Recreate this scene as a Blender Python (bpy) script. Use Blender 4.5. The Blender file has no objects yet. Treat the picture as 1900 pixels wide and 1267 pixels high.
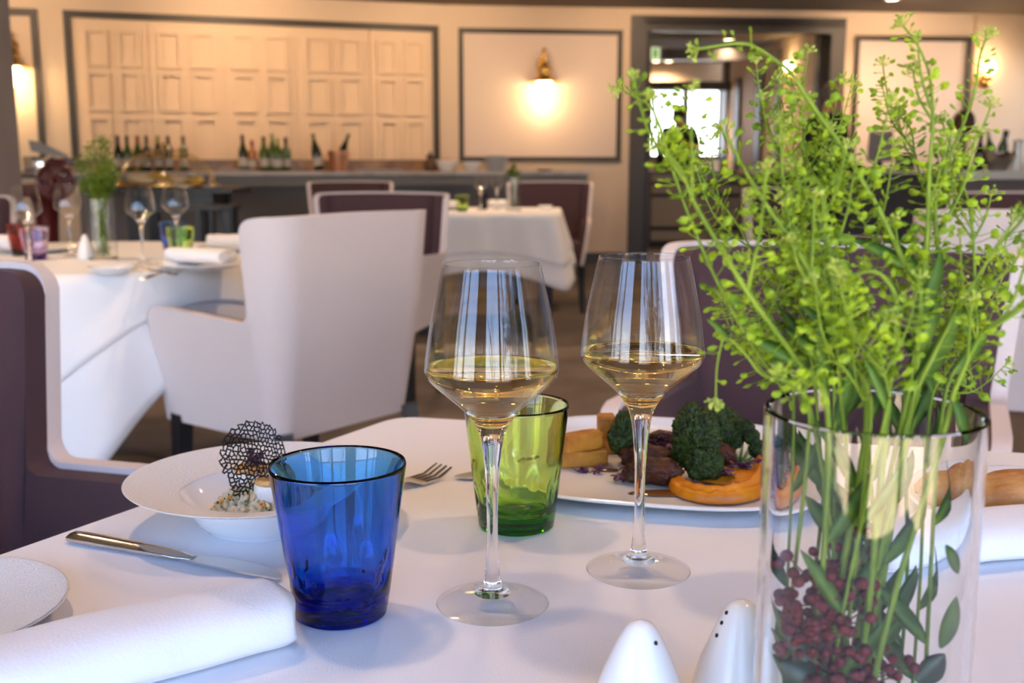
import bpy, bmesh, math, random
from mathutils import Vector, Matrix, noise, Euler
R = math.radians
random.seed(7)
scene = bpy.context.scene
COL = scene.collection

# ------------------------------------------------------------------ camera
T = 0.74                       # height of the laid table tops
HC = T + 0.281                 # eye height
PITCH = R(9.33)
FPX = 2000.0
cam = bpy.data.cameras.new('camera')
cam.sensor_width = 36.0
cam.lens = FPX / 1900 * 36
cam.clip_start = 0.02
cam.dof.use_dof = True
cam.dof.focus_distance = 0.685
cam.dof.aperture_fstop = 10.5
camo = bpy.data.objects.new('camera', cam)
COL.objects.link(camo)
camo.location = (0, 0, HC)
camo.rotation_euler = (R(90) - PITCH, 0, 0)
scene.camera = camo

# ------------------------------------------------------------------ exposure
scene.view_settings.view_transform = 'Standard'
scene.view_settings.look = 'None'
scene.view_settings.exposure = 0.96
scene.view_settings.gamma = 1.0
scene.view_settings.use_curve_mapping = False
cy = scene.cycles
cy.max_bounces = 18
cy.diffuse_bounces = 4
cy.glossy_bounces = 6
cy.transmission_bounces = 18
cy.transparent_max_bounces = 16
cy.sample_clamp_indirect = 6.0
cy.blur_glossy = 0.5

# ------------------------------------------------------------------ sky and sun
world = bpy.data.worlds.new('sky')
scene.world = world
world.use_nodes = True
wn, wl = world.node_tree.nodes, world.node_tree.links
wn.clear()
wo = wn.new('ShaderNodeOutputWorld')
wb = wn.new('ShaderNodeBackground')
wc = wn.new('ShaderNodeTexCoord')
ws = wn.new('ShaderNodeSeparateXYZ')
wr = wn.new('ShaderNodeValToRGB')
wl.new(wc.outputs['Generated'], ws.inputs[0])
wl.new(ws.outputs['Z'], wr.inputs[0])
wl.new(wr.outputs[0], wb.inputs[0])
wl.new(wb.outputs[0], wo.inputs[0])
cr = wr.color_ramp
cr.elements[0].position = 0.0
cr.elements[0].color = (0.95, 0.97, 1.0, 1)
cr.elements[1].position = 1.0
cr.elements[1].color = (0.10, 0.22, 0.62, 1)
e = cr.elements.new(0.07); e.color = (0.76, 0.86, 1.0, 1)
e = cr.elements.new(0.24); e.color = (0.36, 0.56, 0.95, 1)
e = cr.elements.new(0.6); e.color = (0.13, 0.30, 0.80, 1)
wb.inputs['Strength'].default_value = 4.9

sun = bpy.data.lights.new('sun', 'SUN')
sun.energy = 45.0
sun.angle = R(0.6)
sun.color = (1.0, 0.90, 0.74)
suno = bpy.data.objects.new('sun', sun)
COL.objects.link(suno)
suno.location = (4, -8, 9)
suno.rotation_euler = Vector((-0.75, 0.18, -0.95)).to_track_quat('-Z', 'Y').to_euler()

# ------------------------------------------------------------------ pixel helpers
CX, CY = 950.0, 633.5
def ray(u, v):
    x, y = (u - CX) / FPX, (CY - v) / FPX
    return Vector((x, math.cos(PITCH) + y * math.sin(PITCH), -math.sin(PITCH) + y * math.cos(PITCH)))
def onz(u, v, z=T):
    r = ray(u, v); t = (z - HC) / r.z
    return Vector((r.x * t, r.y * t, z))
def at(u, v, Y):
    r = ray(u, v); t = Y / r.y
    return Vector((r.x * t, Y, HC + r.z * t))
def xat(u, Y):
    return at(u, 320, Y).x

# ------------------------------------------------------------------ materials
def S(r, g, b):
    f = lambda c: (c / 255 / 12.92) if c / 255 <= 0.04045 else ((c / 255 + 0.055) / 1.055) ** 2.4
    return (f(r), f(g), f(b), 1)
def mat(name, col, rough=0.6, metal=0.0, trans=0.0, ior=1.45, sheen=0.0, spec=0.5, emit=None, estr=0.0,
        bump=0.0, bscale=50.0, var=None, vscale=8.0, sss=0.0, coat=0.0, detail=3.0):
    m = bpy.data.materials.new(name)
    m.use_nodes = True
    n, l = m.node_tree.nodes, m.node_tree.links
    b = n['Principled BSDF']
    b.inputs['Base Color'].default_value = col
    b.inputs['Roughness'].default_value = rough
    b.inputs['Metallic'].default_value = metal
    b.inputs['Transmission Weight'].default_value = trans
    b.inputs['IOR'].default_value = ior
    b.inputs['Sheen Weight'].default_value = sheen
    b.inputs['Specular IOR Level'].default_value = spec
    b.inputs['Coat Weight'].default_value = coat
    if sss:
        b.inputs['Subsurface Weight'].default_value = sss
        b.inputs['Subsurface Radius'].default_value = (0.004, 0.003, 0.002)
    if emit:
        b.inputs['Emission Color'].default_value = emit
        b.inputs['Emission Strength'].default_value = estr
    if var or bump:
        tc = n.new('ShaderNodeTexCoord')
    if var:
        t = n.new('ShaderNodeTexNoise')
        t.inputs['Scale'].default_value = vscale
        t.inputs['Detail'].default_value = detail
        rp = n.new('ShaderNodeValToRGB')
        rp.color_ramp.elements[0].position = 0.35
        rp.color_ramp.elements[1].position = 0.65
        rp.color_ramp.elements[0].color = col
        rp.color_ramp.elements[1].color = var
        l.new(tc.outputs['Object'], t.inputs['Vector'])
        l.new(t.outputs['Fac'], rp.inputs[0])
        l.new(rp.outputs[0], b.inputs['Base Color'])
    if bump:
        t2 = n.new('ShaderNodeTexNoise')
        t2.inputs['Scale'].default_value = bscale
        t2.inputs['Detail'].default_value = 4
        bp = n.new('ShaderNodeBump')
        bp.inputs['Strength'].default_value = bump
        bp.inputs['Distance'].default_value = 0.002
        l.new(tc.outputs['Object'], t2.inputs['Vector'])
        l.new(t2.outputs['Fac'], bp.inputs['Height'])
        l.new(bp.outputs[0], b.inputs['Normal'])
    return m
def pane_mat(name, tint=(1, 1, 1, 1), ior=1.45, rough=0.0):
    m = bpy.data.materials.new(name)
    m.use_nodes = True
    n, l = m.node_tree.nodes, m.node_tree.links
    n.clear()
    o = n.new('ShaderNodeOutputMaterial'); mx = n.new('ShaderNodeMixShader')
    tr = n.new('ShaderNodeBsdfTransparent'); gl = n.new('ShaderNodeBsdfGlossy'); fr = n.new('ShaderNodeFresnel')
    tr.inputs[0].default_value = tint; gl.inputs['Roughness'].default_value = rough; ge = n.new('ShaderNodeNewGeometry'); mr = n.new('ShaderNodeMapRange'); mr.inputs['To Min'].default_value = ior; mr.inputs['To Max'].default_value = 1 / ior
    l.new(ge.outputs['Backfacing'], mr.inputs['Value']); l.new(mr.outputs['Result'], fr.inputs[0])
    l.new(fr.outputs[0], mx.inputs[0]); l.new(tr.outputs[0], mx.inputs[1]); l.new(gl.outputs[0], mx.inputs[2]); l.new(mx.outputs[0], o.inputs[0])
    return m

M = {}
M['linen'] = mat('white_linen', (0.80, 0.79, 0.80, 1), 0.85, sheen=0.15, bump=0.12, bscale=700)
M['napkin'] = mat('napkin_linen', (0.80, 0.79, 0.80, 1), 0.8, sheen=0.2, bump=0.15, bscale=500)
M['china'] = mat('white_china', (0.83, 0.83, 0.82, 1), 0.12, coat=0.3)
M['china_bumpy'] = mat('textured_china', (0.80, 0.79, 0.77, 1), 0.28, bump=0.9, bscale=650)
M['ceramic'] = mat('shaker_ceramic', (0.86, 0.84, 0.80, 1), 0.18)
M['hole'] = mat('dark_hole', (0.02, 0.012, 0.01, 1), 0.7)
M['glass'] = mat('clear_glass', (1, 1, 1, 1), 0.0, trans=1.0, ior=1.5)
M['vase'] = mat('vase_glass', (0.985, 0.995, 0.99, 1), 0.0, trans=1.0, ior=1.46)
M['wine'] = mat('white_wine', (1.0, 0.69, 0.17, 1), 0.0, trans=1.0, ior=1.335)
def tinted(name, col, dens):
    m = mat(name, (1, 1, 1, 1), 0.0, trans=1.0, ior=1.5)
    n, l = m.node_tree.nodes, m.node_tree.links
    va = n.new('ShaderNodeVolumeAbsorption'); va.inputs['Color'].default_value = col; va.inputs['Density'].default_value = dens
    l.new(va.outputs[0], n['Material Output'].inputs['Volume'])
    return m
M['blue'] = tinted('cobalt_glass', (0.0, 0.62, 0.968, 1), 800)
M['green'] = tinted('lime_glass', (0.72, 0.91, 0.05, 1), 330)
M['red'] = tinted('ruby_glass', (0.82, 0.02, 0.02, 1), 800)
M['mauve'] = tinted('mauve_glass', (0.90, 0.82, 0.95, 1), 500)
M['purple'] = tinted('dark_purple_glass', (0.35, 0.20, 0.50, 1), 800)
M['pane'] = pane_mat('window_pane')
M['dome'] = pane_mat('clear_dome')
M['thin_glass'] = pane_mat('thin_glass', (0.985, 0.99, 0.99, 1), 1.5)
M['foot_glass'] = pane_mat('foot_glass', (1, 1, 1, 1), 1.28)
M['steel'] = mat('steel', (0.62, 0.60, 0.58, 1), 0.16, metal=1.0)
M['steel_dull'] = mat('blade_steel', (0.62, 0.63, 0.66, 1), 0.30, metal=1.0)
M['brass'] = mat('brass', (0.72, 0.45, 0.13, 1), 0.22, metal=1.0)
M['shell'] = mat('pale_upholstery', (0.60, 0.53, 0.52, 1), 0.85, sheen=0.15, bump=0.2, bscale=300)
M['plum'] = mat('plum_upholstery', (0.070, 0.038, 0.044, 1), 0.9, sheen=0.06, spec=0.2, bump=0.2, bscale=300)
M['black_wood'] = mat('black_wood', (0.012, 0.012, 0.014, 1), 0.35)
M['wall'] = mat('cream_wall', (0.72, 0.56, 0.41, 1), 0.7, bump=0.05, bscale=40)
M['panel'] = mat('cream_panel', (0.74, 0.56, 0.39, 1), 0.6)
M['wallpaper'] = mat('pale_wallpaper', (0.74, 0.60, 0.51, 1), 0.75)
M['trim'] = mat('dark_trim', (0.05, 0.042, 0.034, 1), 0.5)
M['slate'] = mat('slate_paint', (0.062, 0.056, 0.054, 1), 0.45)
M['ceil'] = mat('taupe_ceiling', (0.17, 0.135, 0.105, 1), 0.8)
M['carpet'] = mat('carpet', (0.125, 0.10, 0.085, 1), 0.95, var=(0.20, 0.165, 0.14, 1), vscale=2.2, bump=0.6, bscale=400)
M['counter'] = mat('counter_paint', (0.24, 0.215, 0.195, 1), 0.5)
M['stone'] = mat('pale_stone', (0.62, 0.55, 0.48, 1), 0.3, var=(0.50, 0.40, 0.32, 1), vscale=9)
M['marble'] = mat('brown_marble', (0.13, 0.065, 0.03, 1), 0.3, var=(0.28, 0.16, 0.085, 1), vscale=7, detail=8)
M['bottle'] = mat('dark_bottle_glass', (0.018, 0.024, 0.010, 1), 0.08, coat=0.5)
M['bottle_green'] = mat('green_bottle_glass', (0.06, 0.10, 0.02, 1), 0.08, coat=0.5)
M['bottle_rose'] = mat('amber_bottle_glass', (0.35, 0.13, 0.05, 1), 0.1, coat=0.5)
M['label'] = mat('paper_label', (0.42, 0.40, 0.37, 1), 0.7)
M['foil_red'] = mat('red_foil', (0.30, 0.02, 0.03, 1), 0.4)
M['foil_dark'] = mat('dark_foil', (0.03, 0.022, 0.02, 1), 0.4)
M['foil_gold'] = mat('green_foil', (0.30, 0.32, 0.06, 1), 0.4)
M['copper'] = mat('copper_bucket', (0.60, 0.30, 0.18, 1), 0.35, metal=0.8)
M['lamp'] = mat('lamp_glass', (1, 0.9, 0.7, 1), 0.3, emit=(1.0, 0.78, 0.42, 1), estr=9.0)
M['lens'] = mat('downlight_lens', (1, 0.9, 0.7, 1), 0.3, emit=(1.0, 0.72, 0.40, 1), estr=10.0)
M['white_paint'] = mat('white_paint', (0.8, 0.8, 0.78, 1), 0.5)
M['stem'] = mat('green_stem', (0.10, 0.165, 0.012, 1), 0.6, var=(0.17, 0.245, 0.022, 1), vscale=60, spec=0.25)
M['pod'] = mat('green_pod', (0.095, 0.165, 0.004, 1), 0.5, var=(0.235, 0.335, 0.008, 1), vscale=70, spec=0.3)
M['pod_dark'] = mat('deep_green_pod', (0.05, 0.10, 0.005, 1), 0.5, var=(0.14, 0.21, 0.012, 1), vscale=45)
M['flower'] = mat('pale_flower', (0.18, 0.28, 0.015, 1), 0.6, var=(0.38, 0.42, 0.08, 1), vscale=300)
M['leaf'] = mat('green_leaf', (0.035, 0.085, 0.006, 1), 0.5, var=(0.08, 0.155, 0.015, 1), vscale=50, spec=0.3)
M['leaf_dark'] = mat('dark_leaf', (0.020, 0.040, 0.016, 1), 0.4, var=(0.05, 0.085, 0.03, 1), vscale=40)
M['berry'] = mat('dark_red_berry', (0.050, 0.003, 0.005, 1), 0.5, var=(0.13, 0.010, 0.010, 1), vscale=120, spec=0.25)
M['twig'] = mat('brown_twig', (0.12, 0.06, 0.03, 1), 0.6)
M['kale'] = mat('dark_kale', (0.007, 0.014, 0.002, 1), 0.45, var=(0.042, 0.070, 0.007, 1), vscale=230, spec=0.3)
M['kale_rib'] = mat('kale_rib', (0.20, 0.33, 0.07, 1), 0.4)
M['meat'] = mat('seared_meat', (0.026, 0.007, 0.003, 1), 0.4, var=(0.090, 0.024, 0.010, 1), vscale=55, bump=0.8, bscale=300, spec=0.3)
M['puree'] = mat('orange_puree', (0.56, 0.16, 0.003, 1), 0.4, var=(0.66, 0.23, 0.005, 1), vscale=60, bump=0.3, bscale=250)
M['fry'] = mat('golden_chip', (0.30, 0.085, 0.004, 1), 0.6, var=(0.52, 0.20, 0.014, 1), vscale=45, bump=0.5, bscale=250)
M['cress'] = mat('purple_cress', (0.06, 0.010, 0.035, 1), 0.4, var=(0.12, 0.03, 0.08, 1), vscale=150)
M['sauce'] = mat('brown_sauce', (0.16, 0.06, 0.012, 1), 0.1)
M['rice'] = mat('risotto_grain', (0.58, 0.46, 0.24, 1), 0.35, var=(0.72, 0.62, 0.42, 1), vscale=120, sss=0.1)
M['chive'] = mat('chopped_chive', (0.03, 0.11, 0.015, 1), 0.5)
M['carrot'] = mat('carrot_cube', (0.75, 0.28, 0.03, 1), 0.4)
M['scallop'] = mat('scallop_flesh', (0.80, 0.74, 0.66, 1), 0.3, sss=0.2)
M['sear'] = mat('seared_crust', (0.42, 0.16, 0.03, 1), 0.4, var=(0.70, 0.42, 0.16, 1), vscale=220, bump=0.6, bscale=500)
M['tuile'] = mat('black_tuile', (0.010, 0.009, 0.009, 1), 0.35)
M['bread'] = mat('bread_crust', (0.36, 0.13, 0.025, 1), 0.6, var=(0.55, 0.26, 0.08, 1), vscale=35, bump=0.8, bscale=160)
M['skin'] = mat('skin', (0.55, 0.26, 0.18, 1), 0.5, sss=0.1)
M['suit'] = mat('dark_suit', (0.010, 0.010, 0.012, 1), 0.8)
M['shirt'] = mat('white_shirt', (0.7, 0.7, 0.72, 1), 0.8)
M['grey_hair'] = mat('grey_hair', (0.16, 0.14, 0.12, 1), 0.7)
M['dark_hair'] = mat('dark_hair', (0.02, 0.015, 0.012, 1), 0.6)
M['slicer_red'] = mat('slicer_red', (0.085, 0.008, 0.010, 1), 0.25, coat=0.6)
M['grey_screen'] = mat('grey_plastic', (0.32, 0.29, 0.29, 1), 0.5)
M['yellow'] = mat('yellow_petal', (0.85, 0.55, 0.02, 1), 0.5)
M['exit_green'] = mat('sign_green', (0.10, 0.22, 0.08, 1), 0.5, emit=(0.10, 0.22, 0.07, 1), estr=0.8)
M['exit_pale'] = mat('sign_pale', (0.5, 0.6, 0.35, 1), 0.5, emit=(0.55, 0.62, 0.34, 1), estr=0.6)
M['deck'] = mat('terrace_deck', (0.52, 0.40, 0.24, 1), 0.8, var=(0.66, 0.54, 0.36, 1), vscale=3)
M['ground'] = mat('pale_ground', (0.40, 0.36, 0.30, 1), 0.9, var=(0.28, 0.28, 0.20, 1), vscale=0.3)
M['bark'] = mat('bark', (0.03, 0.025, 0.02, 1), 0.9)
M['mullion'] = mat('dark_mullion', (0.035, 0.030, 0.030, 1), 0.5)
M['ochre'] = mat('cheese_ochre', (0.55, 0.34, 0.08, 1), 0.5)

# ------------------------------------------------------------------ object helpers
def obj(name, bm, m, parent=None, loc=(0, 0, 0), rot=None, smooth=True, sharp=None):
    me = bpy.data.meshes.new(name)
    bm.normal_update()
    bm.to_mesh(me); bm.free()
    for x in (m if isinstance(m, (list, tuple)) else [m]):
        me.materials.append(x)
    if smooth:
        for p in me.polygons: p.use_smooth = True
        if sharp: me.set_sharp_from_angle(angle=R(sharp))
    o = bpy.data.objects.new(name, me)
    COL.objects.link(o)
    o.parent = parent
    o.location = loc
    if rot: o.rotation_euler = rot
    return o
def tag(o, label, cat, group=None, kind=None):
    o['label'] = label; o['category'] = cat
    if group: o['group'] = group
    if kind: o['kind'] = kind
    return o
def thing(name, label, cat, loc=(0, 0, 0), rotz=0.0, group=None):
    o = bpy.data.objects.new(name, None)
    o.empty_display_size = 0.02
    COL.objects.link(o)
    o.location = loc; o.rotation_euler = (0, 0, rotz)
    return tag(o, label, cat, group)
def struct(o):
    o['kind'] = 'structure'
    return o
def dup(o, parent=None):
    c = o.copy(); COL.objects.link(c); c.parent = parent
    for ch in o.children: dup(ch, c)
    return c
def place(o, label, loc, rotz=None, group=None, scale=None):
    o.location = loc
    if rotz is not None: o.rotation_euler = (0, 0, rotz)
    o['label'] = label
    if group: o['group'] = group
    if scale: o.scale = (scale,) * 3
    return o
def bevel(o, w, seg=2):
    md = o.modifiers.new('bevel', 'BEVEL'); md.width = w; md.segments = seg; md.limit_method = 'ANGLE'; md.angle_limit = R(40)
    return o
def subsurf(o, n=2):
    md = o.modifiers.new('subdivision', 'SUBSURF'); md.levels = n; md.render_levels = n
    return o

def add_box(bm, c, s, rz=0.0, rot=None):
    mtx = Matrix.Translation(c) @ (rot.to_matrix().to_4x4() if rot else Matrix.Rotation(rz, 4, 'Z')) @ Matrix.Diagonal((s[0], s[1], s[2], 1))
    return bmesh.ops.create_cube(bm, size=1.0, matrix=mtx)['verts']
def bx(c, s, rz=0.0):
    bm = bmesh.new(); add_box(bm, Vector(c), s, rz); return bm
def add_lathe(bm, prof, seg=48, c=(0, 0, 0), close=False):
    rings = []
    for r, z in prof:
        if r < 1e-6: rings.append([bm.verts.new((c[0], c[1], c[2] + z))])
        else: rings.append([bm.verts.new((c[0] + r * math.cos(2 * math.pi * i / seg), c[1] + r * math.sin(2 * math.pi * i / seg), c[2] + z)) for i in range(seg)])
    prs = list(zip(rings[:-1], rings[1:]))
    if close: prs.append((rings[-1], rings[0]))
    for a, b in prs:
        for i in range(seg):
            j = (i + 1) % seg
            if len(a) == 1 and len(b) == 1: continue
            if len(a) == 1: bm.faces.new((a[0], b[j], b[i]))
            elif len(b) == 1: bm.faces.new((a[i], a[j], b[0]))
            else: bm.faces.new((a[i], a[j], b[j], b[i]))
    return rings
def lathe(prof, seg=48, close=False):
    bm = bmesh.new(); add_lathe(bm, prof, seg, close=close)
    bmesh.ops.recalc_face_normals(bm, faces=bm.faces)
    return bm
def smooth_prof(pts, n=6):
    out = []
    for i in range(len(pts) - 1):
        p0 = Vector(pts[max(i - 1, 0)]); p1 = Vector(pts[i]); p2 = Vector(pts[i + 1]); p3 = Vector(pts[min(i + 2, len(pts) - 1)])
        for k in range(n):
            t = k / n
            v = 0.5 * (2 * p1 + (p2 - p0) * t + (2 * p0 - 5 * p1 + 4 * p2 - p3) * t * t + (3 * p1 - p0 - 3 * p2 + p3) * t ** 3)
            out.append(tuple(v))
    out.append(tuple(pts[-1]))
    return out
def add_tube(bm, pts, rad, seg=6, cap=True):
    pts = [Vector(p) for p in pts]
    n = len(pts)
    up = Vector((0.31, 0.17, 0.93)).normalized()
    rings = []
    for i, p in enumerate(pts):
        d = (pts[min(i + 1, n - 1)] - pts[max(i - 1, 0)])
        if d.length < 1e-9: d = Vector((0, 0, 1))
        d.normalize()
        a = d.cross(up)
        if a.length < 1e-3: a = d.cross(Vector((1, 0, 0)))
        a.normalize(); b = d.cross(a)
        up = -b if b.dot(up) < 0 else b
        a = up.cross(d).normalized(); b = up
        r = rad[i] if isinstance(rad, (list, tuple)) else rad
        rings.append([bm.verts.new(p + (a * math.cos(2 * math.pi * k / seg) + b * math.sin(2 * math.pi * k / seg)) * r) for k in range(seg)])
    for x, y in zip(rings[:-1], rings[1:]):
        for k in range(seg):
            j = (k + 1) % seg
            bm.faces.new((x[k], x[j], y[j], y[k]))
    if cap:
        bm.faces.new(list(reversed(rings[0]))); bm.faces.new(rings[-1])
def tube(pts, rad, seg=8):
    bm = bmesh.new(); add_tube(bm, pts, rad, seg); return bm
def add_prism(bm, poly, z0, z1):
    lo = [bm.verts.new((x, y, z0)) for x, y in poly]
    hi = [bm.verts.new((x, y, z1)) for x, y in poly]
    n = len(poly)
    bm.faces.new(list(reversed(lo))); bm.faces.new(hi)
    for i in range(n):
        j = (i + 1) % n
        bm.faces.new((lo[i], lo[j], hi[j], hi[i]))
def prism(poly, z0, z1):
    bm = bmesh.new(); add_prism(bm, poly, z0, z1)
    bmesh.ops.recalc_face_normals(bm, faces=bm.faces)
    return bm
def blob(r=1.0, sub=3, amp=0.1, freq=2.0, sc=(1, 1, 1), seed=0, octv=3):
    bm = bmesh.new()
    bmesh.ops.create_icosphere(bm, subdivisions=sub, radius=1.0)
    off = Vector((seed * 3.7, seed * 1.3, seed * 7.1))
    for v in bm.verts:
        d = noise.fractal(v.co * freq + off, 1.0, 2.0, octv)
        v.co *= (1 + amp * d)
        v.co = Vector((v.co.x * sc[0], v.co.y * sc[1], v.co.z * sc[2])) * r
    return bm
def catmull(pts, n=8):
    out = []
    P = [Vector(p) for p in pts]
    for i in range(len(P) - 1):
        p0 = P[max(i - 1, 0)]; p1 = P[i]; p2 = P[i + 1]; p3 = P[min(i + 2, len(P) - 1)]
        for k in range(n):
            t = k / n
            out.append(0.5 * (2 * p1 + (p2 - p0) * t + (2 * p0 - 5 * p1 + 4 * p2 - p3) * t * t + (3 * p1 - p0 - 3 * p2 + p3) * t ** 3))
    out.append(P[-1])
    return out

# ------------------------------------------------------------------ room shell
CEIL = 2.57
BEND = Vector((-0.69, 11.0, 0))
class Wall:
    def __init__(s, p, d, flip=1):
        s.p = Vector((p[0], p[1], 0)); s.d = Vector((d[0], d[1], 0)).normalized()
        s.n = Vector((s.d.y, -s.d.x, 0)) * flip
        s.m = Matrix(((s.d.x, s.n.x, 0, s.p.x), (s.d.y, s.n.y, 0, s.p.y), (0, 0, 1, 0), (0, 0, 0, 1)))
    def hit(s, u, v, off=0.0):
        r = ray(u, v); q = s.p + s.n * off
        t = (q.x * s.n.x + q.y * s.n.y) / (r.x * s.n.x + r.y * s.n.y)
        w = Vector((r.x * t, r.y * t, HC + r.z * t))
        return (w - s.p).dot(s.d), w.z
    def pt(s, a, off, z):
        return s.p + s.d * a + s.n * off + Vector((0, 0, z))
    def box(s, bm, a0, a1, o0, o1, z0, z1):
        vs = bmesh.ops.create_cube(bm, size=1.0)['verts']
        bmesh.ops.scale(bm, vec=(abs(a1 - a0), abs(o1 - o0), z1 - z0), verts=vs)
        bmesh.ops.translate(bm, vec=((a0 + a1) / 2, (o0 + o1) / 2, (z0 + z1) / 2), verts=vs)
        bmesh.ops.transform(bm, matrix=s.m, verts=vs)
        return vs
    def frame(s, bm, a0, a1, z0, z1, w, o0, o1, bottom=True):
        s.box(bm, a0, a0 + w, o0, o1, z0, z1); s.box(bm, a1 - w, a1, o0, o1, z0, z1)
        s.box(bm, a0 + w, a1 - w, o0, o1, z1 - w, z1)
        if bottom: s.box(bm, a0 + w, a1 - w, o0, o1, z0, z0 + w)
WL = Wall(BEND, (3.39, 1.16))          # s runs from negative (left) to 0 at the bend
WR = Wall(BEND, (6.26, 0.72))
def fixn(bm):
    bmesh.ops.recalc_face_normals(bm, faces=bm.faces); return bm

struct(obj('floor', bx((1.0, 9.6, -0.05), (17, 22.4, 0.1)), M['carpet'], smooth=False))
struct(obj('ceiling', bx((1.0, 9.6, CEIL + 0.05), (17, 22.4, 0.1)), M['ceil'], smooth=False))
# back walls
bm = bmesh.new(); WL.box(bm, -7.0, 0.02, -0.2, 0, 0, CEIL)
struct(obj('wall_back_left', fixn(bm), M['wall'], smooth=False))
d0, _ = WR.hit(1188, 300); d1, _ = WR.hit(1549, 300)
dtop = WR.hit(1350, 50)[1]
bm = bmesh.new()
WR.box(bm, -0.02, d0, -0.2, 0, 0, CEIL); WR.box(bm, d0, d1, -0.2, 0, dtop, CEIL); WR.box(bm, d1, 7.2, -0.2, 0, 0, CEIL)
struct(obj('wall_back_right', fixn(bm), M['wall'], smooth=False))
# side walls
struct(obj('wall_left', bx((-6.1, 4.0, CEIL / 2), (0.2, 10.8, CEIL)), M['wall'], smooth=False))
# right side wall with its window
bm = bmesh.new()
XR = 5.95
wy0, wy1 = 10.2, 11.55
add_box(bm, Vector((XR + 0.1, (wy0 - 1.5) / 2, CEIL / 2)), (0.2, wy0 + 1.5, CEIL))
add_box(bm, Vector((XR + 0.1, (wy1 + 12.1) / 2, CEIL / 2)), (0.2, 12.1 - wy1, CEIL))
add_box(bm, Vector((XR + 0.1, (wy0 + wy1) / 2, 0.5)), (0.2, wy1 - wy0, 1.0))
add_box(bm, Vector((XR + 0.1, (wy0 + wy1) / 2, 2.35)), (0.2, wy1 - wy0, 0.6))
struct(obj('wall_right', bm, M['wall'], smooth=False))

# window wall behind the diners: tall panes from floor to lintel
YW = -0.62
bm = bmesh.new()
add_box(bm, Vector((0.0, YW, 2.28)), (12.2, 0.22, 0.60))
add_box(bm, Vector((0.0, YW, 0.03)), (12.2, 0.22, 0.06))
for x in (-6.0, -3.3, -0.45, 1.75, 4.3, 5.95): add_box(bm, Vector((x, YW, 1.25)), (0.34 if abs(x) < 5 else 0.6, 0.26, 2.4))
struct(obj('wall_front', bm, M['mullion'], smooth=False))
k = 1
for xa, xb in ((-5.7, -3.47), (-3.13, -0.62), (-0.28, 1.58), (1.92, 4.13), (4.47, 5.65)):
    w = thing('window_%d' % k, 'tall dark-framed window', 'window', ((xa + xb) / 2, YW, 0.06)); struct(w); k += 1
    W = xb - xa
    bm = bmesh.new()
    for x in (-W / 2 + 0.03, -W / 6, W / 6, W / 2 - 0.03): add_box(bm, Vector((x, 0, 0.96)), (0.055, 0.08, 1.92))
    for z in (0.03, 1.89): add_box(bm, Vector((0, 0, z)), (W, 0.075, 0.06))
    obj('window_frame', bm, M['mullion'], w, smooth=False)
    bm = bmesh.new(); add_box(bm, Vector((0, 0, 0.96)), (W - 0.06, 0.006, 1.84))
    obj('pane', bm, M['pane'], w, smooth=False)
    pl = bpy.data.lights.new('window_portal', 'AREA'); pl.shape = 'RECTANGLE'; pl.size = W; pl.size_y = 1.92; pl.cycles.is_portal = True
    po = bpy.data.objects.new('window_portal', pl); COL.objects.link(po); po.location = ((xa + xb) / 2, YW - 0.16, 1.02); po.rotation_euler = (R(90), 0, R(0))
# outside: terrace, parapet, far ground, bare tree
struct(obj('terrace', bx((0, -4.4, -0.06), (22, 6.0, 0.1)), M['deck'], smooth=False))
bm = bmesh.new()
for x in (-8.2, -3.9, 0.6, 4.9, 9.2): add_box(bm, Vector((x, -7.3, 0.25)), (3.2, 0.3, 0.5))
struct(obj('terrace_wall', bm, M['white_paint'], smooth=False))
struct(obj('ground', bx((0, -66, -0.6), (240, 118, 0.2)), M['ground'], smooth=False))
def bare_tree(x, y, h, sd, label):
    rnd = random.Random(sd)
    bm = bmesh.new()
    def br(p, d, L, r, lv):
        pts = [p]
        for i in range(4):
            d = (d + Vector((rnd.uniform(-.12, .12), rnd.uniform(-.12, .12), rnd.uniform(-.02, .1)))).normalized()
            pts.append(pts[-1] + d * L / 4)
        add_tube(bm, pts, [r, r * .9, r * .8, r * .7, r * .6], 5)
        if lv < 3:
            for q in range(5):
                a = rnd.uniform(0, 6.28); t = pts[rnd.randint(1, 4)]
                br(t, (d + Vector((math.cos(a), math.sin(a), .3)) * .8).normalized(), L * .55, r * .5, lv + 1)
    br(Vector((0, 0, 0)), Vector((0, 0, 1)), h, 0.1, 0)
    return tag(obj('bare_tree', bm, M['bark'], None, (x, y, -0.5)), label, 'tree')
bare_tree(0.55, -9.5, 2.6, 3, 'dark bare tree on the terrace side seen mirrored in the wine glasses')
bare_tree(4.2, -10.5, 3.0, 5, 'spreading bare tree further along the terrace mirrored in the glasses')

# left column
cl = at(-50, 200, 4.6)
struct(obj('column', bx((cl.x - 0.03, 4.65, CEIL / 2), (0.26, 0.26, CEIL)), mat('column_paint', (0.30, 0.26, 0.26, 1), 0.7), smooth=False))

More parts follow.
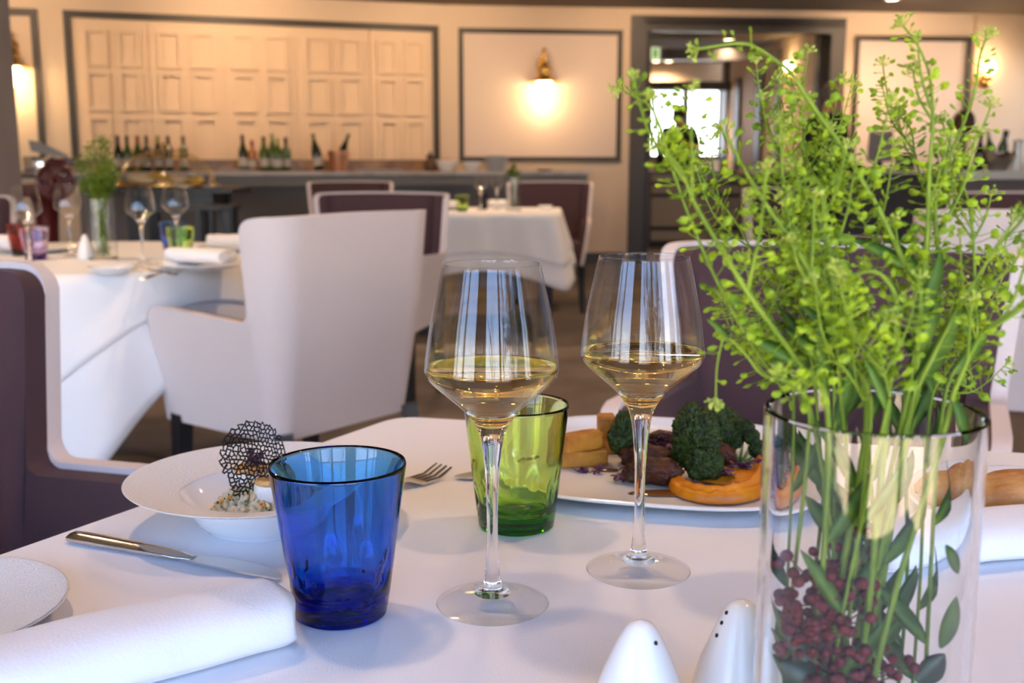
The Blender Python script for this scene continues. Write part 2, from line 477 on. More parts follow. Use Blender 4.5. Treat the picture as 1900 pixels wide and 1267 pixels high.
# dark mouldings on the back walls
def wall_frame(name, W, uv0, uv1, wpx, bottom=True, z0=None):
    a0, zt = W.hit(*uv0); a1, zb = W.hit(*uv1)
    if z0 is not None: zb = z0
    bm = bmesh.new()
    w = wpx / FPX * 10.8
    W.frame(bm, a0, a1, zb, zt, w, 0.0, 0.035, bottom)
    struct(obj(name, fixn(bm), M['trim'], smooth=False))
    return a0, a1, zb, zt, w
wall_frame('trim_1', WL, (-150, 8), (90, 330), 11)
pa0, pa1, pz0, pzt, pw = wall_frame('trim_2', WL, (116, 19), (815, 300), 11, False, 1.0)
fa = wall_frame('trim_3', WR, (850, 52), (1151, 300), 9)
fb = wall_frame('trim_4', WR, (1586, 66), (1784, 340), 9)
for i, f in enumerate((fa, fb)):
    bm = bmesh.new(); WR.box(bm, f[0] + f[4], f[1] - f[4], 0, 0.008, f[2] + f[4], f[3] - f[4])
    struct(obj('wall_inset_%d' % (i + 1), fixn(bm), M['wallpaper'], smooth=False))
# panelled leaves inside the second frame
edges = [pa0 + pw + 0.02] + [WL.hit(u, 200)[0] for u in (281, 418, 552, 686)] + [pa1 - pw - 0.02]
rows = [(WL.hit(340, 128)[1], pzt - pw - 0.09), (WL.hit(340, 208)[1], WL.hit(340, 135)[1]), (1.02, WL.hit(340, 217)[1])]
for i in range(5):
    a0, a1 = edges[i] + 0.012, edges[i + 1] - 0.012
    bm = bmesh.new(); WL.box(bm, a0, a1, 0.0, 0.022, 0.98, pzt - pw - 0.006)
    mid = (a0 + a1) / 2; st = 0.06
    for c0, c1 in ((a0 + st, mid - 0.035), (mid + 0.035, a1 - st)):
        for z0, z1 in rows:
            WL.frame(bm, c0, c1, z0, z1, 0.034, 0.022, 0.062)
    struct(obj('wall_panel_%d' % (i + 1), fixn(bm), M['panel'], smooth=False))
# skirting
bm = bmesh.new(); WR.box(bm, -0.02, d0 - 0.16, 0, 0.03, 0, 0.12); WR.box(bm, d1 + 0.17, 7.0, 0, 0.03, 0, 0.12)
struct(obj('baseboard_right', fixn(bm), M['slate'], smooth=False))
bm = bmesh.new(); WL.box(bm, -6.5, 0, 0, 0.03, 0, 0.12)
struct(obj('baseboard_left', fixn(bm), M['slate'], smooth=False))
# slim pilaster on the right wall, cornice
a, _ = WR.hit(1803, 200)
bm = bmesh.new(); WR.box(bm, a - 0.02, a + 0.02, 0, 0.02, 0.12, CEIL - 0.06)
struct(obj('trim_5', fixn(bm), M['panel'], smooth=False))

# doorway
dw = thing('door_1', 'wide dark grey door surround', 'doorway', (0, 0, 0)); struct(dw)
bm = bmesh.new()
oa0, ozt = WR.hit(1171, 29); oa1, _ = WR.hit(1568, 33)
WR.frame(bm, oa0, oa1, 0, ozt, d0 - oa0 + 0.03, 0.0, 0.05, False)
WR.box(bm, d0 - 0.01, d1 + 0.01, 0, 0.05, dtop - 0.0, ozt - 0.02)
obj('architrave', fixn(bm), M['slate'], dw, smooth=False)
bm = bmesh.new()
WR.box(bm, d0, d0 + 0.09, -0.5, 0.0, 0, dtop); WR.box(bm, d1 - 0.09, d1, -0.32, 0.0, 0, dtop); WR.box(bm, d0, d1, -0.25, 0.0, dtop - 0.03, dtop)
obj('jamb', fixn(bm), M['black_wood'], dw, smooth=False)

# hall beyond the doorway
HY = 17.2
hx0, hx1 = at(1204, 220, HY).x, at(1338, 220, HY).x
hz0, hz1 = at(1270, 292, HY).z, at(1270, 163, HY).z
bm = bmesh.new()
add_box(bm, Vector(((0.6 + hx0) / 2, HY + 0.1, CEIL / 2)), (hx0 - 0.6, 0.2, CEIL))
add_box(bm, Vector(((hx1 + 7.0) / 2, HY + 0.1, CEIL / 2)), (7.0 - hx1, 0.2, CEIL))
add_box(bm, Vector(((hx0 + hx1) / 2, HY + 0.1, hz0 / 2)), (hx1 - hx0, 0.2, hz0))
add_box(bm, Vector(((hx0 + hx1) / 2, HY + 0.1, (hz1 + CEIL) / 2)), (hx1 - hx0, 0.2, CEIL - hz1))
struct(obj('wall_hall_back', bm, M['wall'], smooth=False))
hw = thing('window_6', 'bright hall window', 'window', ((hx0 + hx1) / 2, HY, hz0)); struct(hw)
bm = bmesh.new(); Wd = hx1 - hx0; Hd = hz1 - hz0
for x in (-Wd / 2, 0.0, Wd / 2): add_box(bm, Vector((x, 0, Hd / 2)), (0.09, 0.1, Hd))
add_box(bm, Vector((0, 0, Hd)), (Wd + 0.1, 0.1, 0.1)); add_box(bm, Vector((0, 0, 0)), (Wd + 0.1, 0.1, 0.06))
obj('window_frame', bm, M['mullion'], hw, smooth=False)
obj('pane', bx((0, 0.03, Hd / 2), (Wd, 0.006, Hd)), M['pane'], hw, smooth=False)
struct(obj('wall_hall_left', bx((0.7, 14.3, CEIL / 2), (0.2, 5.8, CEIL)), M['wall'], smooth=False))
# beams across the hall ceiling
for i, (v0, v1, Y) in enumerate(((92, 112, 14.2), (152, 168, 16.6))):
    z0, z1 = at(1270, v1, Y).z, at(1270, v0, Y).z
    struct(obj('beam_%d' % (i + 1), bx((2.4, Y, (z0 + z1) / 2), (3.4, 0.16, z1 - z0)), M['slate'], smooth=False))
# oblique hall wall with dark strips
HA = at(1341, 250, 16.9); HB = at(1545, 250, 12.2)
WH = Wall(HA, (HB.x - HA.x, HB.y - HA.y))
if WH.n.x > 0: WH = Wall(HA, (HB.x - HA.x, HB.y - HA.y), -1)
hl = (HB - HA).to_2d().length
bm = bmesh.new(); WH.box(bm, 0, hl - 0.35, -0.15, 0, 0, CEIL)
struct(obj('wall_hall_right', fixn(bm), M['wall'], smooth=False))
for i, (u0, u1) in enumerate(((1341, 1350), (1366, 1373), (1404, 1414), (1440, 1449), (1512, 1524))):
    a0, a1 = WH.hit(u0, 250)[0], WH.hit(u1, 250)[0]
    bm = bmesh.new(); WH.box(bm, a0, a1, 0, 0.04, 0, CEIL if i in (0, 4) else 2.25)
    struct(obj('trim_%d' % (i + 6), fixn(bm), M['trim'], smooth=False))
# exit sign over the hall
p = at(1207, 98, 14.0)
sg = thing('exit_sign', 'small pale green escape sign hanging under the hall beam', 'sign', (p.x, 14.10, p.z))
obj('sign_box', bx((0, 0, 0), (0.26, 0.05, 0.15)), M['exit_pale'], sg, smooth=False)
bm = bmesh.new(); add_box(bm, Vector((0.07, -0.028, 0)), (0.06, 0.006, 0.11)); add_box(bm, Vector((-0.05, -0.028, 0)), (0.10, 0.006, 0.02)); add_box(bm, Vector((-0.08, -0.028, 0)), (0.03, 0.006, 0.06))
obj('pictogram', bm, M['exit_green'], sg, smooth=False)
# right-hand window with dark frame
rw = thing('window_7', 'bright window at the end of the right wall', 'window', (XR, (wy0 + wy1) / 2, 1.0)); struct(rw)
bm = bmesh.new(); L = wy1 - wy0
for y in (-L / 2, L / 2): add_box(bm, Vector((-0.02, y, 0.525)), (0.12, 0.1, 1.15))
for z in (0.0, 1.05): add_box(bm, Vector((-0.02, 0, z)), (0.12, L, 0.09))
obj('window_frame', bm, M['trim'], rw, smooth=False)
obj('pane', bx((0.05, 0, 0.525), (0.006, L, 1.05)), M['pane'], rw, smooth=False)

# ------------------------------------------------------------------ recessed ceiling lights
def downlight(x, y, label, energy, grp=None, col=(1.0, 0.70, 0.40), size=R(150), z=CEIL, aim=None):
    t = thing('ceiling_light', label, 'ceiling light', (x, y, z), group=grp)
    obj('trim_ring', lathe([(0.045, -0.002), (0.075, -0.006), (0.085, 0.0), (0.06, 0.0)], 24), M['white_paint'], t)
    obj('lens', lathe([(0, -0.003), (0.05, -0.003)], 24), M['lens'], t)
    l = bpy.data.lights.new('ceiling_light_bulb', 'SPOT'); l.energy = energy; l.spot_size = size; l.spot_blend = 0.9
    l.color = col; l.shadow_soft_size = 0.07
    o = bpy.data.objects.new('ceiling_light_bulb', l); COL.objects.link(o); o.location = (x, y, z - 0.02)
    if aim: o.rotation_euler = (Vector(aim) - o.location).to_track_quat('-Z', 'Y').to_euler(); l.spot_size = R(104); l.spot_blend = 1.0
    return t
GL = 'recessed lights over the dining room'
WARM = (1.0, 0.66, 0.40)
p = at(1655, -3, 7.0); xx = (CEIL - HC) / ray(1655, -2).z
r_ = ray(1655, -1) * ((CEIL - HC) / ray(1655, -1).z)
LIGHTS = [(r_.x, r_.y, 60)]
for x, y in ((-4.0, 8.3), (-2.2, 8.9), (-0.4, 9.4), (1.4, 9.6), (3.9, 10.2)): LIGHTS.append((x, y, 55 if x < -3 else 82 if x < -1 else 62))
for x, y in ((-3.0, 5.9), (-0.35, 7.0), (1.6, 6.6)): LIGHTS.append((x, y, 72))
for x, y in ((-1.7, 3.2), (0.2, 3.0), (2.2, 3.2)): LIGHTS.append((x, y, 50))
for x, y in ((-0.6, 1.2), (0.9, 1.2)): LIGHTS.append((x, y, 22))
for i, (x, y, en) in enumerate(LIGHTS):
    if i == 0: downlight(x, y, 'round warm ceiling light at the top edge above the tall herb stem', en, None, WARM)
    else: downlight(x, y, 'round recessed warm light in the taupe ceiling', en, GL, WARM, aim=((x - 0.3 * (x < 0), y + 2.0, 1.75) if 1 <= i <= 5 else None))
for u, v, Y in ((1217, 128, 15.6), (1240, 150, 16.4), (1352, 74, 12.6)):
    r_ = ray(u, v); t_ = (CEIL - HC) / r_.z
    if r_.y * t_ > 17: t_ = 16.9 / r_.y
    downlight(r_.x * t_, r_.y * t_, {1217: 'brightest round light in the hall ceiling beyond the doorway', 1240: 'second hall light just above the hall window', 1352: 'hall light just inside the top of the doorway'}[u], 60, None, WARM)

# ------------------------------------------------------------------ wall lamps
def sconce(name, label, W, u, v, up=False):
    a, z = W.hit(u, v, 0.12)
    c = W.pt(a, 0.0, z)
    t = thing(name, label, 'wall lamp', tuple(c), math.atan2(W.d.y, W.d.x))
    s = 1
    n = -1      # local -y points into the room
    if not up:
        bm = bmesh.new(); add_lathe(bm, [(0, 0.0), (0.055, 0.0), (0.06, 0.012), (0.03, 0.02), (0, 0.02)], 20)
        bmesh.ops.rotate(bm, matrix=Matrix.Rotation(R(90), 3, 'X'), verts=bm.verts)
        bmesh.ops.translate(bm, vec=(0, 0, 0.20), verts=bm.verts)
        obj('back_plate', fixn(bm), M['brass'], t)
        obj('arm', tube(catmull([(0, -0.01, 0.20), (0, -0.06, 0.28), (0, -0.13, 0.33), (0, -0.15, 0.26), (0, -0.15, 0.20)], 6), 0.018), M['brass'], t)
        bm = bmesh.new(); add_lathe(bm, [(0, 0.21), (0.03, 0.205), (0.05, 0.17), (0.075, 0.14), (0.07, 0.11), (0.055, 0.09), (0.085, 0.05), (0.17, 0.015), (0.175, 0.008), (0.16, 0.010), (0.06, 0.05), (0, 0.06)], 28, (0, -0.15, 0))
        obj('shade', fixn(bm), M['brass'], t)
        bm = bmesh.new(); add_lathe(bm, [(0.06, 0.03), (0.085, 0.0), (0.09, -0.07), (0.075, -0.12), (0.04, -0.15), (0, -0.155)], 24, (0, -0.15, 0))
        obj('glass_bulb', fixn(bm), M['lamp'], t)
        lp = c + W.n * 0.15 + Vector((0, 0, -0.22))
    else:
        bm = bmesh.new(); add_lathe(bm, [(0, -0.16), (0.05, -0.15), (0.07, -0.10), (0.06, -0.05), (0.03, -0.01), (0, 0.0)], 20, (-0.02, -0.06, 0))
        obj('brass_base', fixn(bm), M['brass'], t)
        obj('arm', tube([(-0.02, 0.0, -0.09), (-0.02, -0.06, -0.09)], 0.02), M['brass'], t)
        bm = bmesh.new(); add_lathe(bm, [(0.02, 0.0), (0.05, 0.02), (0.06, 0.06), (0.045, 0.10), (0, 0.115)], 20, (0.02, -0.06, 0))
        obj('glass_bulb', fixn(bm), M['lamp'], t)
        lp = c + W.n * 0.16 + Vector((0, 0, 0.14))
    l = bpy.data.lights.new('wall_lamp_bulb', 'POINT'); l.energy = 1.6; l.color = (1.0, 0.66, 0.32); l.shadow_soft_size = 0.06
    o = bpy.data.objects.new('wall_lamp_bulb', l); COL.objects.link(o); o.location = lp
sconce('wall_lamp', 'brass wall lamp inside the dark framed panel above the buffet', WR, 1009, 155)
sconce('wall_lamp', 'brass wall lamp beside the column at the left edge', WL, 22, 128)
sconce('wall_lamp', 'small brass lamp on the right wall between panel and window', WR, 1838, 135, True)
sconce('wall_lamp', 'brass lamp glowing on the hall wall beyond the doorway', WH, 1452, 132, True)

# ------------------------------------------------------------------ tub chairs
def make_chair():
    W, D, RC = 0.295, 0.25, 0.10         # half width, half depth, rear corner radius
    ZB, ZA, ZT, TH = 0.335, 0.645, 0.895, 0.052
    path = []                            # (x, y, normal x, normal y, length so far)
    def line(p, q, n, nx, ny):
        for i in range(n):
            t = i / n; path.append((p[0] + (q[0] - p[0]) * t, p[1] + (q[1] - p[1]) * t, nx, ny))
    def arc(c, a0, a1, n):
        for i in range(n):
            a = a0 + (a1 - a0) * i / n
            path.append((c[0] + RC * math.cos(a), c[1] + RC * math.sin(a), math.cos(a), math.sin(a)))
    line((-W, D), (-W, -D + RC), 24, -1, 0)
    arc((-W + RC, -D + RC), math.pi, 1.5 * math.pi, 16)
    line((-W + RC, -D), (W - RC, -D), 10, 0, -1)
    arc((W - RC, -D + RC), 1.5 * math.pi, 2 * math.pi, 16)
    line((W, -D + RC), (W, D + 1e-6), 24, 1, 0)
    path.append((W, D, 1, 0))
    s = [0.0]
    for a, b in zip(path[:-1], path[1:]): s.append(s[-1] + math.hypot(b[0] - a[0], b[1] - a[1]))
    L = s[-1]; STEP = 2 * D - RC + 0.01
    def top(t):
        d = min(t, L - t)
        if d < 0.03: return ZA + 0.004 - 0.03 * (1 - d / 0.03) ** 2
        arm = ZA + 0.012 - 0.02 * d / STEP
        if d <= STEP - 0.03: return arm
        if d < STEP: return arm + (0.03 - math.sqrt(max(0, 0.03 ** 2 - (d - STEP + 0.03) ** 2)))
        r = 0.04
        if d < STEP + r: return ZT - r + math.sqrt(max(0.0, r * r - (STEP + r - d) ** 2)) - 0.0
        return ZT + 0.006 * math.sin(min(1, (d - STEP) / (L / 2 - STEP)) * math.pi / 2)
    # resample with extra samples round the step
    def sample(t):
        for i in range(len(s) - 1):
            if s[i + 1] >= t:
                k = (t - s[i]) / max(1e-9, s[i + 1] - s[i])
                a, b = path[i], path[i + 1]
                nx, ny = a[2] + (b[2] - a[2]) * k, a[3] + (b[3] - a[3]) * k
                q = math.hypot(nx, ny)
                return (a[0] + (b[0] - a[0]) * k, a[1] + (b[1] - a[1]) * k, nx / q, ny / q)
        return path[-1]
    ts = [i * 0.007 for i in range(5)] + [0.05 + i * 0.03 for i in range(int((STEP - 0.09) / 0.03))] + [STEP - 0.03 + i * 0.005 for i in range(6)] + [STEP - 0.0005, STEP + 0.0005] + [STEP + 0.004 + 0.005 * i for i in range(8)]
    m0 = ts[-1]; n = 26
    half = ts + [m0 + (L / 2 - m0) * i / n for i in range(1, n + 1)]
    ts = half + [L - t for t in reversed(half[:-1])]
    def shell(o0, o1, zb, ztoff, tz=None, closed=True):
        bm = bmesh.new(); cols = []
        for t in ts:
            x, y, nx, ny = sample(t)
            zt = top(t) + ztoff
            rows = []
            zmid = [zb + (zt - zb) * k / 5 for k in range(6)]
            for z in zmid:
                tp = 0.050 * (1 - min(1, (z - ZB) / (ZA - ZB))) if z < ZA else -0.020 * (z - ZA) / (ZT - ZA)
                rows.append(bm.verts.new((x - nx * (o0 + tp), y - ny * (o0 + tp), z)))
            rim = []
            if closed:
                for z in reversed(zmid):
                    tp = 0.050 * (1 - min(1, (z - ZB) / (ZA - ZB))) if z < ZA else -0.020 * (z - ZA) / (ZT - ZA)
                    rim.append(bm.verts.new((x - nx * (o1 + tp), y - ny * (o1 + tp), z)))
            cols.append(rows + rim)
        for a, b in zip(cols[:-1], cols[1:]):
            k = len(a)
            for i in range(k):
                j = (i + 1) % k
                bm.faces.new((a[i], a[j], b[j], b[i]))
        bm.faces.new(cols[0]); bm.faces.new(list(reversed(cols[-1])))
        bmesh.ops.recalc_face_normals(bm, faces=bm.faces)
        return bm
    root = thing('tub_chair', 'chair', 'chair')
    o = obj('shell', shell(0.0, 0.026, ZB, 0.0), M['shell'], root, sharp=50); bevel(o, 0.006, 3)
    o = obj('inner_lining', shell(0.0245, 0.062, ZB + 0.03, -0.008), M['plum'], root, sharp=50); bevel(o, 0.004, 2)
    bm = bmesh.new(); add_box(bm, Vector((0, 0.035, 0.425)), (2 * (W - 0.075), 2 * D - 0.02, 0.15))
    o = obj('seat', bm, M['plum'], root); bevel(o, 0.025, 4)
    for sx in (-1, 1):
        for sy in (-1, 1):
            bm = bmesh.new()
            p0 = Vector((sx * (W - 0.065), sy * (D - 0.045), ZB + 0.02)); p1 = Vector((sx * (W - 0.055), sy * (D - 0.035) + (-0.05 if sy < 0 else 0.0), 0.0))
            add_tube(bm, [p0, p1], [0.032, 0.022], 4)
            obj('leg', bm, M['black_wood'], root, smooth=False)
    return root
chair0 = make_chair()
used = []
def chair(x, y, face, label, group=None):
    o = chair0 if not used else dup(chair0)
    used.append(o)
    o.location = (x, y, 0); o.rotation_euler = (0, 0, math.atan2(face[1], face[0]) - math.pi / 2)
    o['label'] = label
    return o
chair(-0.594, 2.918, (-0.80, 0.60), 'pale tub chair seen from behind between the two nearer tables')
chair(-0.58, 1.06, (0.90, -0.42), 'plum lined tub chair at the side of the front table by the pasta bowl')
chair(0.515, 1.80, (-0.40, -0.92), 'plum lined tub chair facing us across the front table behind the meat platter').scale = (1.03, 1.0, 0.972)
chair(-0.61, 4.60, (-0.20, -0.98), 'tub chair showing its plum lining just above the pale chair back')
chair(-1.15, 7.75, (0.15, -1.0), 'distant plum tub chair in front of the buffet beside the table with the green tumbler')
chair(0.26, 7.62, (-0.06, -1.0), 'plum tub chair on the far side of the small table under the buffet end')
chair(-2.11, 4.10, (0.75, -0.66), 'plum tub chair behind the red tumbler at the left edge')
chair(1.50, 3.15, (0.35, 0.93), 'pale tub chair back turned to us beyond the herb vase')
chair(2.20, 4.65, (-0.35, -0.93), 'tub chair with curved plum lining at the right edge before the white bar')
chair(1.55, 5.6, (0.6, -0.8), 'tub chair half hidden by the herbs before the dark service counter')

# ------------------------------------------------------------------ tables and cloths
def drape(bm, Rt, Rc, z=T, flare=0.18, amp=0.02, nf=9, nang=144, phase=0.0, lift=0.0, drop_scale=1.0, twist=0.0):
    """flat top out to Rt(theta), then hanging to the cloth edge Rc(theta)"""
    rings = []
    ks = [0.25, 0.5, 0.75, 0.92, 0.975, 1.0]
    nh = 10
    for i in range(nang):
        th = 2 * math.pi * i / nang
        rt = Rt(th); L = max(0.02, Rc(th + twist) - rt)
        col = []
        for k in ks: col.append(Vector((rt * k * math.cos(th), rt * k * math.sin(th), z + lift)))
        for j in range(1, nh + 1):
            q = j / nh
            hang = L * q * drop_scale
            g = min(1.0, hang / 0.22)
            rip = amp * g * (math.sin(nf * th + phase) + 0.4 * math.sin((2 * nf + 1) * th + 1.7 * phase))
            out = 0.008 + lift * 4 + flare * hang + abs(amp) * g + rip
            bz = 0.006 * (1 - math.cos(min(1, q * 4) * math.pi / 2))
            a = th
            col.append(Vector(((rt + out) * math.cos(a), (rt + out) * math.sin(a), z + lift - hang - bz * 0)))
        rings.append([bm.verts.new(v) for v in col])
    c = bm.verts.new((0, 0, z + lift))
    for i in range(nang):
        a, b = rings[i], rings[(i + 1) % nang]
        bm.faces.new((c, a[0], b[0]))
        for j in range(len(a) - 1): bm.faces.new((a[j], a[j + 1], b[j + 1], b[j]))
    bmesh.ops.recalc_face_normals(bm, faces=bm.faces)
def cloth(name, label, loc, rz, **kw):
    bm = bmesh.new(); drape(bm, **kw)
    o = obj(name, bm, M['linen'], None, loc, (0, 0, rz))
    md = o.modifiers.new('thickness', 'SOLIDIFY'); md.thickness = 0.0012; md.offset = -1
    return tag(o, label, 'tablecloth')
def sq(h, r=0.06):
    def f(th):
        c, s = abs(math.cos(th)), abs(math.sin(th))
        p = 14
        return h / ((c ** p + s ** p) ** (1 / p))
    return f
# the round table on the left
C2 = Vector((-1.385, 3.365, 0))
t2 = thing('round_table', 'round dining table under white cloth behind the pale chair', 'table', tuple(C2))
obj('tabletop', lathe([(0, T - 0.03), (0.61, T - 0.03), (0.625, T - 0.018), (0.61, T - 0.005), (0, T - 0.005)], 48), M['black_wood'], t2)
obj('pedestal', lathe([(0, 0), (0.28, 0), (0.28, 0.02), (0.06, 0.06), (0.045, 0.3), (0.05, T - 0.03), (0, T - 0.03)], 32), M['black_wood'], t2)
# the corners of the square cloths hang low towards the camera's left and stay short by the pale chair
rz2 = R(-23)
cloth('under_cloth', 'lower white cloth hanging from the round table in a long corner', tuple(C2), rz2, Rt=lambda a: 0.635, Rc=sq(0.86), flare=0.10, amp=0.02, nf=8, phase=0.6, lift=-0.0015)
cloth('tablecloth', 'upper white cloth on the round table with four wine glasses', tuple(C2), rz2, Rt=lambda a: 0.635, Rc=sq(0.735), flare=0.10, amp=0.02, nf=8, phase=0.6, lift=0.0, twist=R(12))
# the small square table at the back
C3 = Vector((-0.145, 6.78, 0))
t3 = thing('square_table', 'small square dining table with dark legs below the buffet', 'table', tuple(C3), R(-4))
bm = bmesh.new(); add_box(bm, Vector((0, 0, T - 0.022)), (0.80, 0.80, 0.03)); obj('tabletop', bm, M['black_wood'], t3, smooth=False)
for sx in (-1, 1):
    for sy in (-1, 1):
        obj('leg', bx((sx * 0.36, sy * 0.36, (T - 0.035) / 2), (0.06, 0.06, T - 0.035)), M['black_wood'], t3, smooth=False)
cloth('under_cloth', 'lower white cloth of the small square table below the buffet', tuple(C3), R(-4), Rt=sq(0.44), Rc=sq(0.44 + 0.33), flare=0.26, amp=0.010, nf=12, phase=1.9, lift=-0.0015)
cloth('tablecloth', 'upper white cloth with flared corner on the small square table', tuple(C3), R(-4), Rt=sq(0.44), Rc=sq(0.44 + 0.23), flare=0.26, amp=0.010, nf=12, phase=1.9)

# the front table, seen only from above
q0 = onz(740, 772); qa = onz(0, 1030); qb = onz(1400, 811)
e1 = (qa - q0).normalized(); e2 = (qb - q0).normalized()
poly = [q0, q0 + e2 * 1.05, q0 + e2 * 1.05 + e1 * 1.15, q0 + e1 * 1.15]
cen = sum(poly, Vector()) / 4
t1 = thing('dining_table', 'dining table in front under the white cloth with the two wine glasses', 'table', (cen.x, cen.y, 0))
ins = [(p - cen) * 0.985 for p in poly]
bm = bmesh.new(); add_prism(bm, [(p.x, p.y) for p in ins], T - 0.034, T - 0.004); obj('tabletop', fixn(bm), M['black_wood'], t1, smooth=False)
for p in ins:
    q = p * 0.86
    obj('leg', bx((q.x, q.y, (T - 0.034) / 2), (0.06, 0.06, T - 0.034)), M['black_wood'], t1, smooth=False)
bm = bmesh.new()
out = []
rc = 0.03
for i in range(4):
    p, a, b = poly[i], poly[i - 1], poly[(i + 1) % 4]
    da, db = (a - p).normalized(), (b - p).normalized()
    for k in range(7):
        t = k / 6
        s0, s1 = p + da * rc, p + db * rc
        out.append((s0 * (1 - t) + p * t) * (1 - t) + (p * (1 - t) + s1 * t) * t)
    n = 24
    s0, s1 = p + db * rc, b - db * rc
    out += [s0 + (s1 - s0) * k / n for k in range(1, n)]
top = [bm.verts.new((v.x - cen.x, v.y - cen.y, T)) for v in out]
bm.faces.new(top)
prev = top; 
for j, (off, dz) in enumerate(((0.003, -0.001), (0.005, -0.004), (0.006, -0.03), (0.008, -0.085))):
    row = []
    for i, v in enumerate(out):
        nrm = (out[(i + 1) % len(out)] - out[i - 1]).normalized(); nrm = Vector((nrm.y, -nrm.x, 0))
        if nrm.dot(v - cen) < 0: nrm = -nrm
        w = off + (0.004 * math.sin(i * 0.9) if j > 1 else 0)
        row.append(bm.verts.new((v.x - cen.x + nrm.x * w, v.y - cen.y + nrm.y * w, T + dz)))
    for i in range(len(out)):
        k = (i + 1) % len(out)
        bm.faces.new((prev[i], prev[k], row[k], row[i]))
    prev = row
bmesh.ops.recalc_face_normals(bm, faces=bm.faces)
tag(obj('tablecloth', bm, M['linen'], None, (cen.x, cen.y, 0), sharp=60), 'smooth white cloth on the front table beneath the wine glasses', 'tablecloth')

# ------------------------------------------------------------------ stem glasses
GLASS_OUT = smooth_prof([(0.0365, 0.0018), (0.030, 0.0042), (0.018, 0.0066), (0.0085, 0.0105), (0.0052, 0.018), (0.0036, 0.045), (0.0040, 0.080), (0.0060, 0.103), (0.0092, 0.1165), (0.0165, 0.1275), (0.0272, 0.1375), (0.0380, 0.1470), (0.0418, 0.1530), (0.0417, 0.1600), (0.0385, 0.1830), (0.0335, 0.2060), (0.0303, 0.2205)], 5)
GLASS_IN = smooth_prof([(0.0295, 0.2205), (0.0326, 0.2060), (0.0375, 0.1830), (0.0406, 0.1600), (0.0406, 0.1540), (0.0370, 0.1480), (0.0262, 0.1390), (0.0152, 0.1295), (0.0080, 0.1220), (0.0, 0.1195)], 5)
WINE_Z = 0.1565
def make_glass(seg=72, wine=True):
    g = thing('wine_glass', 'glass', 'wine glass')
    lo = [p for p in GLASS_OUT if p[1] < 0.0125]
    obj('foot', lathe([(0, 0.0008), (0.034, 0.0004)] + lo + [(0, lo[-1][1])], seg), M['foot_glass'], g)
    st = [p for p in GLASS_OUT if 0.0085 <= p[1] <= 0.1290]
    obj('stem', lathe([(0, st[0][1])] + st + [(r, z) for r, z in GLASS_IN if z <= 0.1290], seg), M['glass'], g)
    up = [p for p in GLASS_OUT if p[1] > 0.1270]
    obj('bowl', lathe(up + [(0.0299, 0.2210)] + [p for p in GLASS_IN if p[1] > 0.1280], seg), M['thin_glass'], g)
    if wine:
        pr = [(0, WINE_Z), (0.0395, WINE_Z), (0.0408, WINE_Z + 0.0006)]
        pr += [(r + 0.00025 if r > 1e-4 else 0, z - 0.00015) for r, z in GLASS_IN if z < WINE_Z]
        obj('wine', lathe(pr, seg), M['wine'], g)['label'] = 'pale golden wine'
    return g
g1 = make_glass()
place(g1, 'nearer wine glass of white wine standing by the blue tumbler', onz(914, 1122))
g2 = make_glass()
place(g2, 'second wine glass of white wine standing before the meat platter', onz(1184, 1060))
ge = make_glass(40, False)
g = 'empty wine glasses on the round table'
place(ge, 'empty wine glass on the round table in front of the red tumbler', onz(56, 492), 0, g)
for u, v, lb in ((132, 476, 'empty wine glass just behind the far herb vase side of the red tumbler'), (266, 490, 'empty wine glass on the round table nearest the folded napkin'), (330, 474, 'empty wine glass standing over the blue and green tumblers on the round table')):
    place(dup(ge), lb, onz(u, v), 0, g)
for u, v, lb in ((892, 391, 'empty wine glass beside the dark purple tumbler on the small back table'), (922, 389, 'empty wine glass beside the vase on the small back table')):
    place(dup(ge), lb, onz(u, v), 0, 'empty wine glasses on the small back table')

# ------------------------------------------------------------------ coloured tumblers
def make_tumbler(name, m, label, rb, rt, h, seg=72, dimples=True, cat='tumbler', clear_base=False, wall=0.0026, base=0.012):
    t = thing(name, label, cat)
    outer = smooth_prof([(rb * 0.80, 0.0), (rb * 0.96, 0.0012), (rb, 0.005), (rb + (rt - rb) * 0.18, h * 0.2), (rb + (rt - rb) * 0.50, h * 0.52), (rb + (rt - rb) * 0.82, h * 0.84), (rt - 0.0004, h - 0.0016)], 8)
    inner = smooth_prof([(rt - wall * 0.75, h - 0.0008), (rb + (rt - rb) * 0.82 - wall, h * 0.84), (rb + (rt - rb) * 0.50 - wall, h * 0.52), (rb + (rt - rb) * 0.15 - wall, h * 0.24), (rb - wall * 1.6, base + 0.006), (rb * 0.72, base + 0.001), (0.0, base)], 8)
    bm = lathe([(0, 0.0014), (rb * 0.6, 0.0012)] + outer + [(rt - wall * 0.35, h + 0.0004)] + inner, seg)
    if dimples:
        rnd = random.Random(4)
        sp = []
        for i in range(8): sp.append((i * math.pi / 4 + 0.30, h * 0.30 + rnd.uniform(-.003, .003), 0.0042, 0.0026))
        for i in range(14): sp.append((rnd.uniform(0, 6.28), h * rnd.uniform(0.12, 0.5), 0.0018, 0.0011))
        for v in bm.verts:
            r = math.hypot(v.co.x, v.co.y)
            if r < rb * 0.8: continue
            a = math.atan2(v.co.y, v.co.x)
            for sa, sz, w, d in sp:
                da = (a - sa + math.pi) % (2 * math.pi) - math.pi
                q = (da * r / w) ** 2 + ((v.co.z - sz) / (w * 1.3)) ** 2
                if q < 6:
                    k = 1 - d * math.exp(-q) / r
                    v.co.x *= k; v.co.y *= k
    obj('glass_cup', bm, m, t)
    return t
b = make_tumbler('tumbler', M['blue'], 'cobalt blue bubbled tumbler standing in front of the pasta bowl', 0.0292, 0.0428, 0.0985, 160)
b.location = onz(634, 1138)
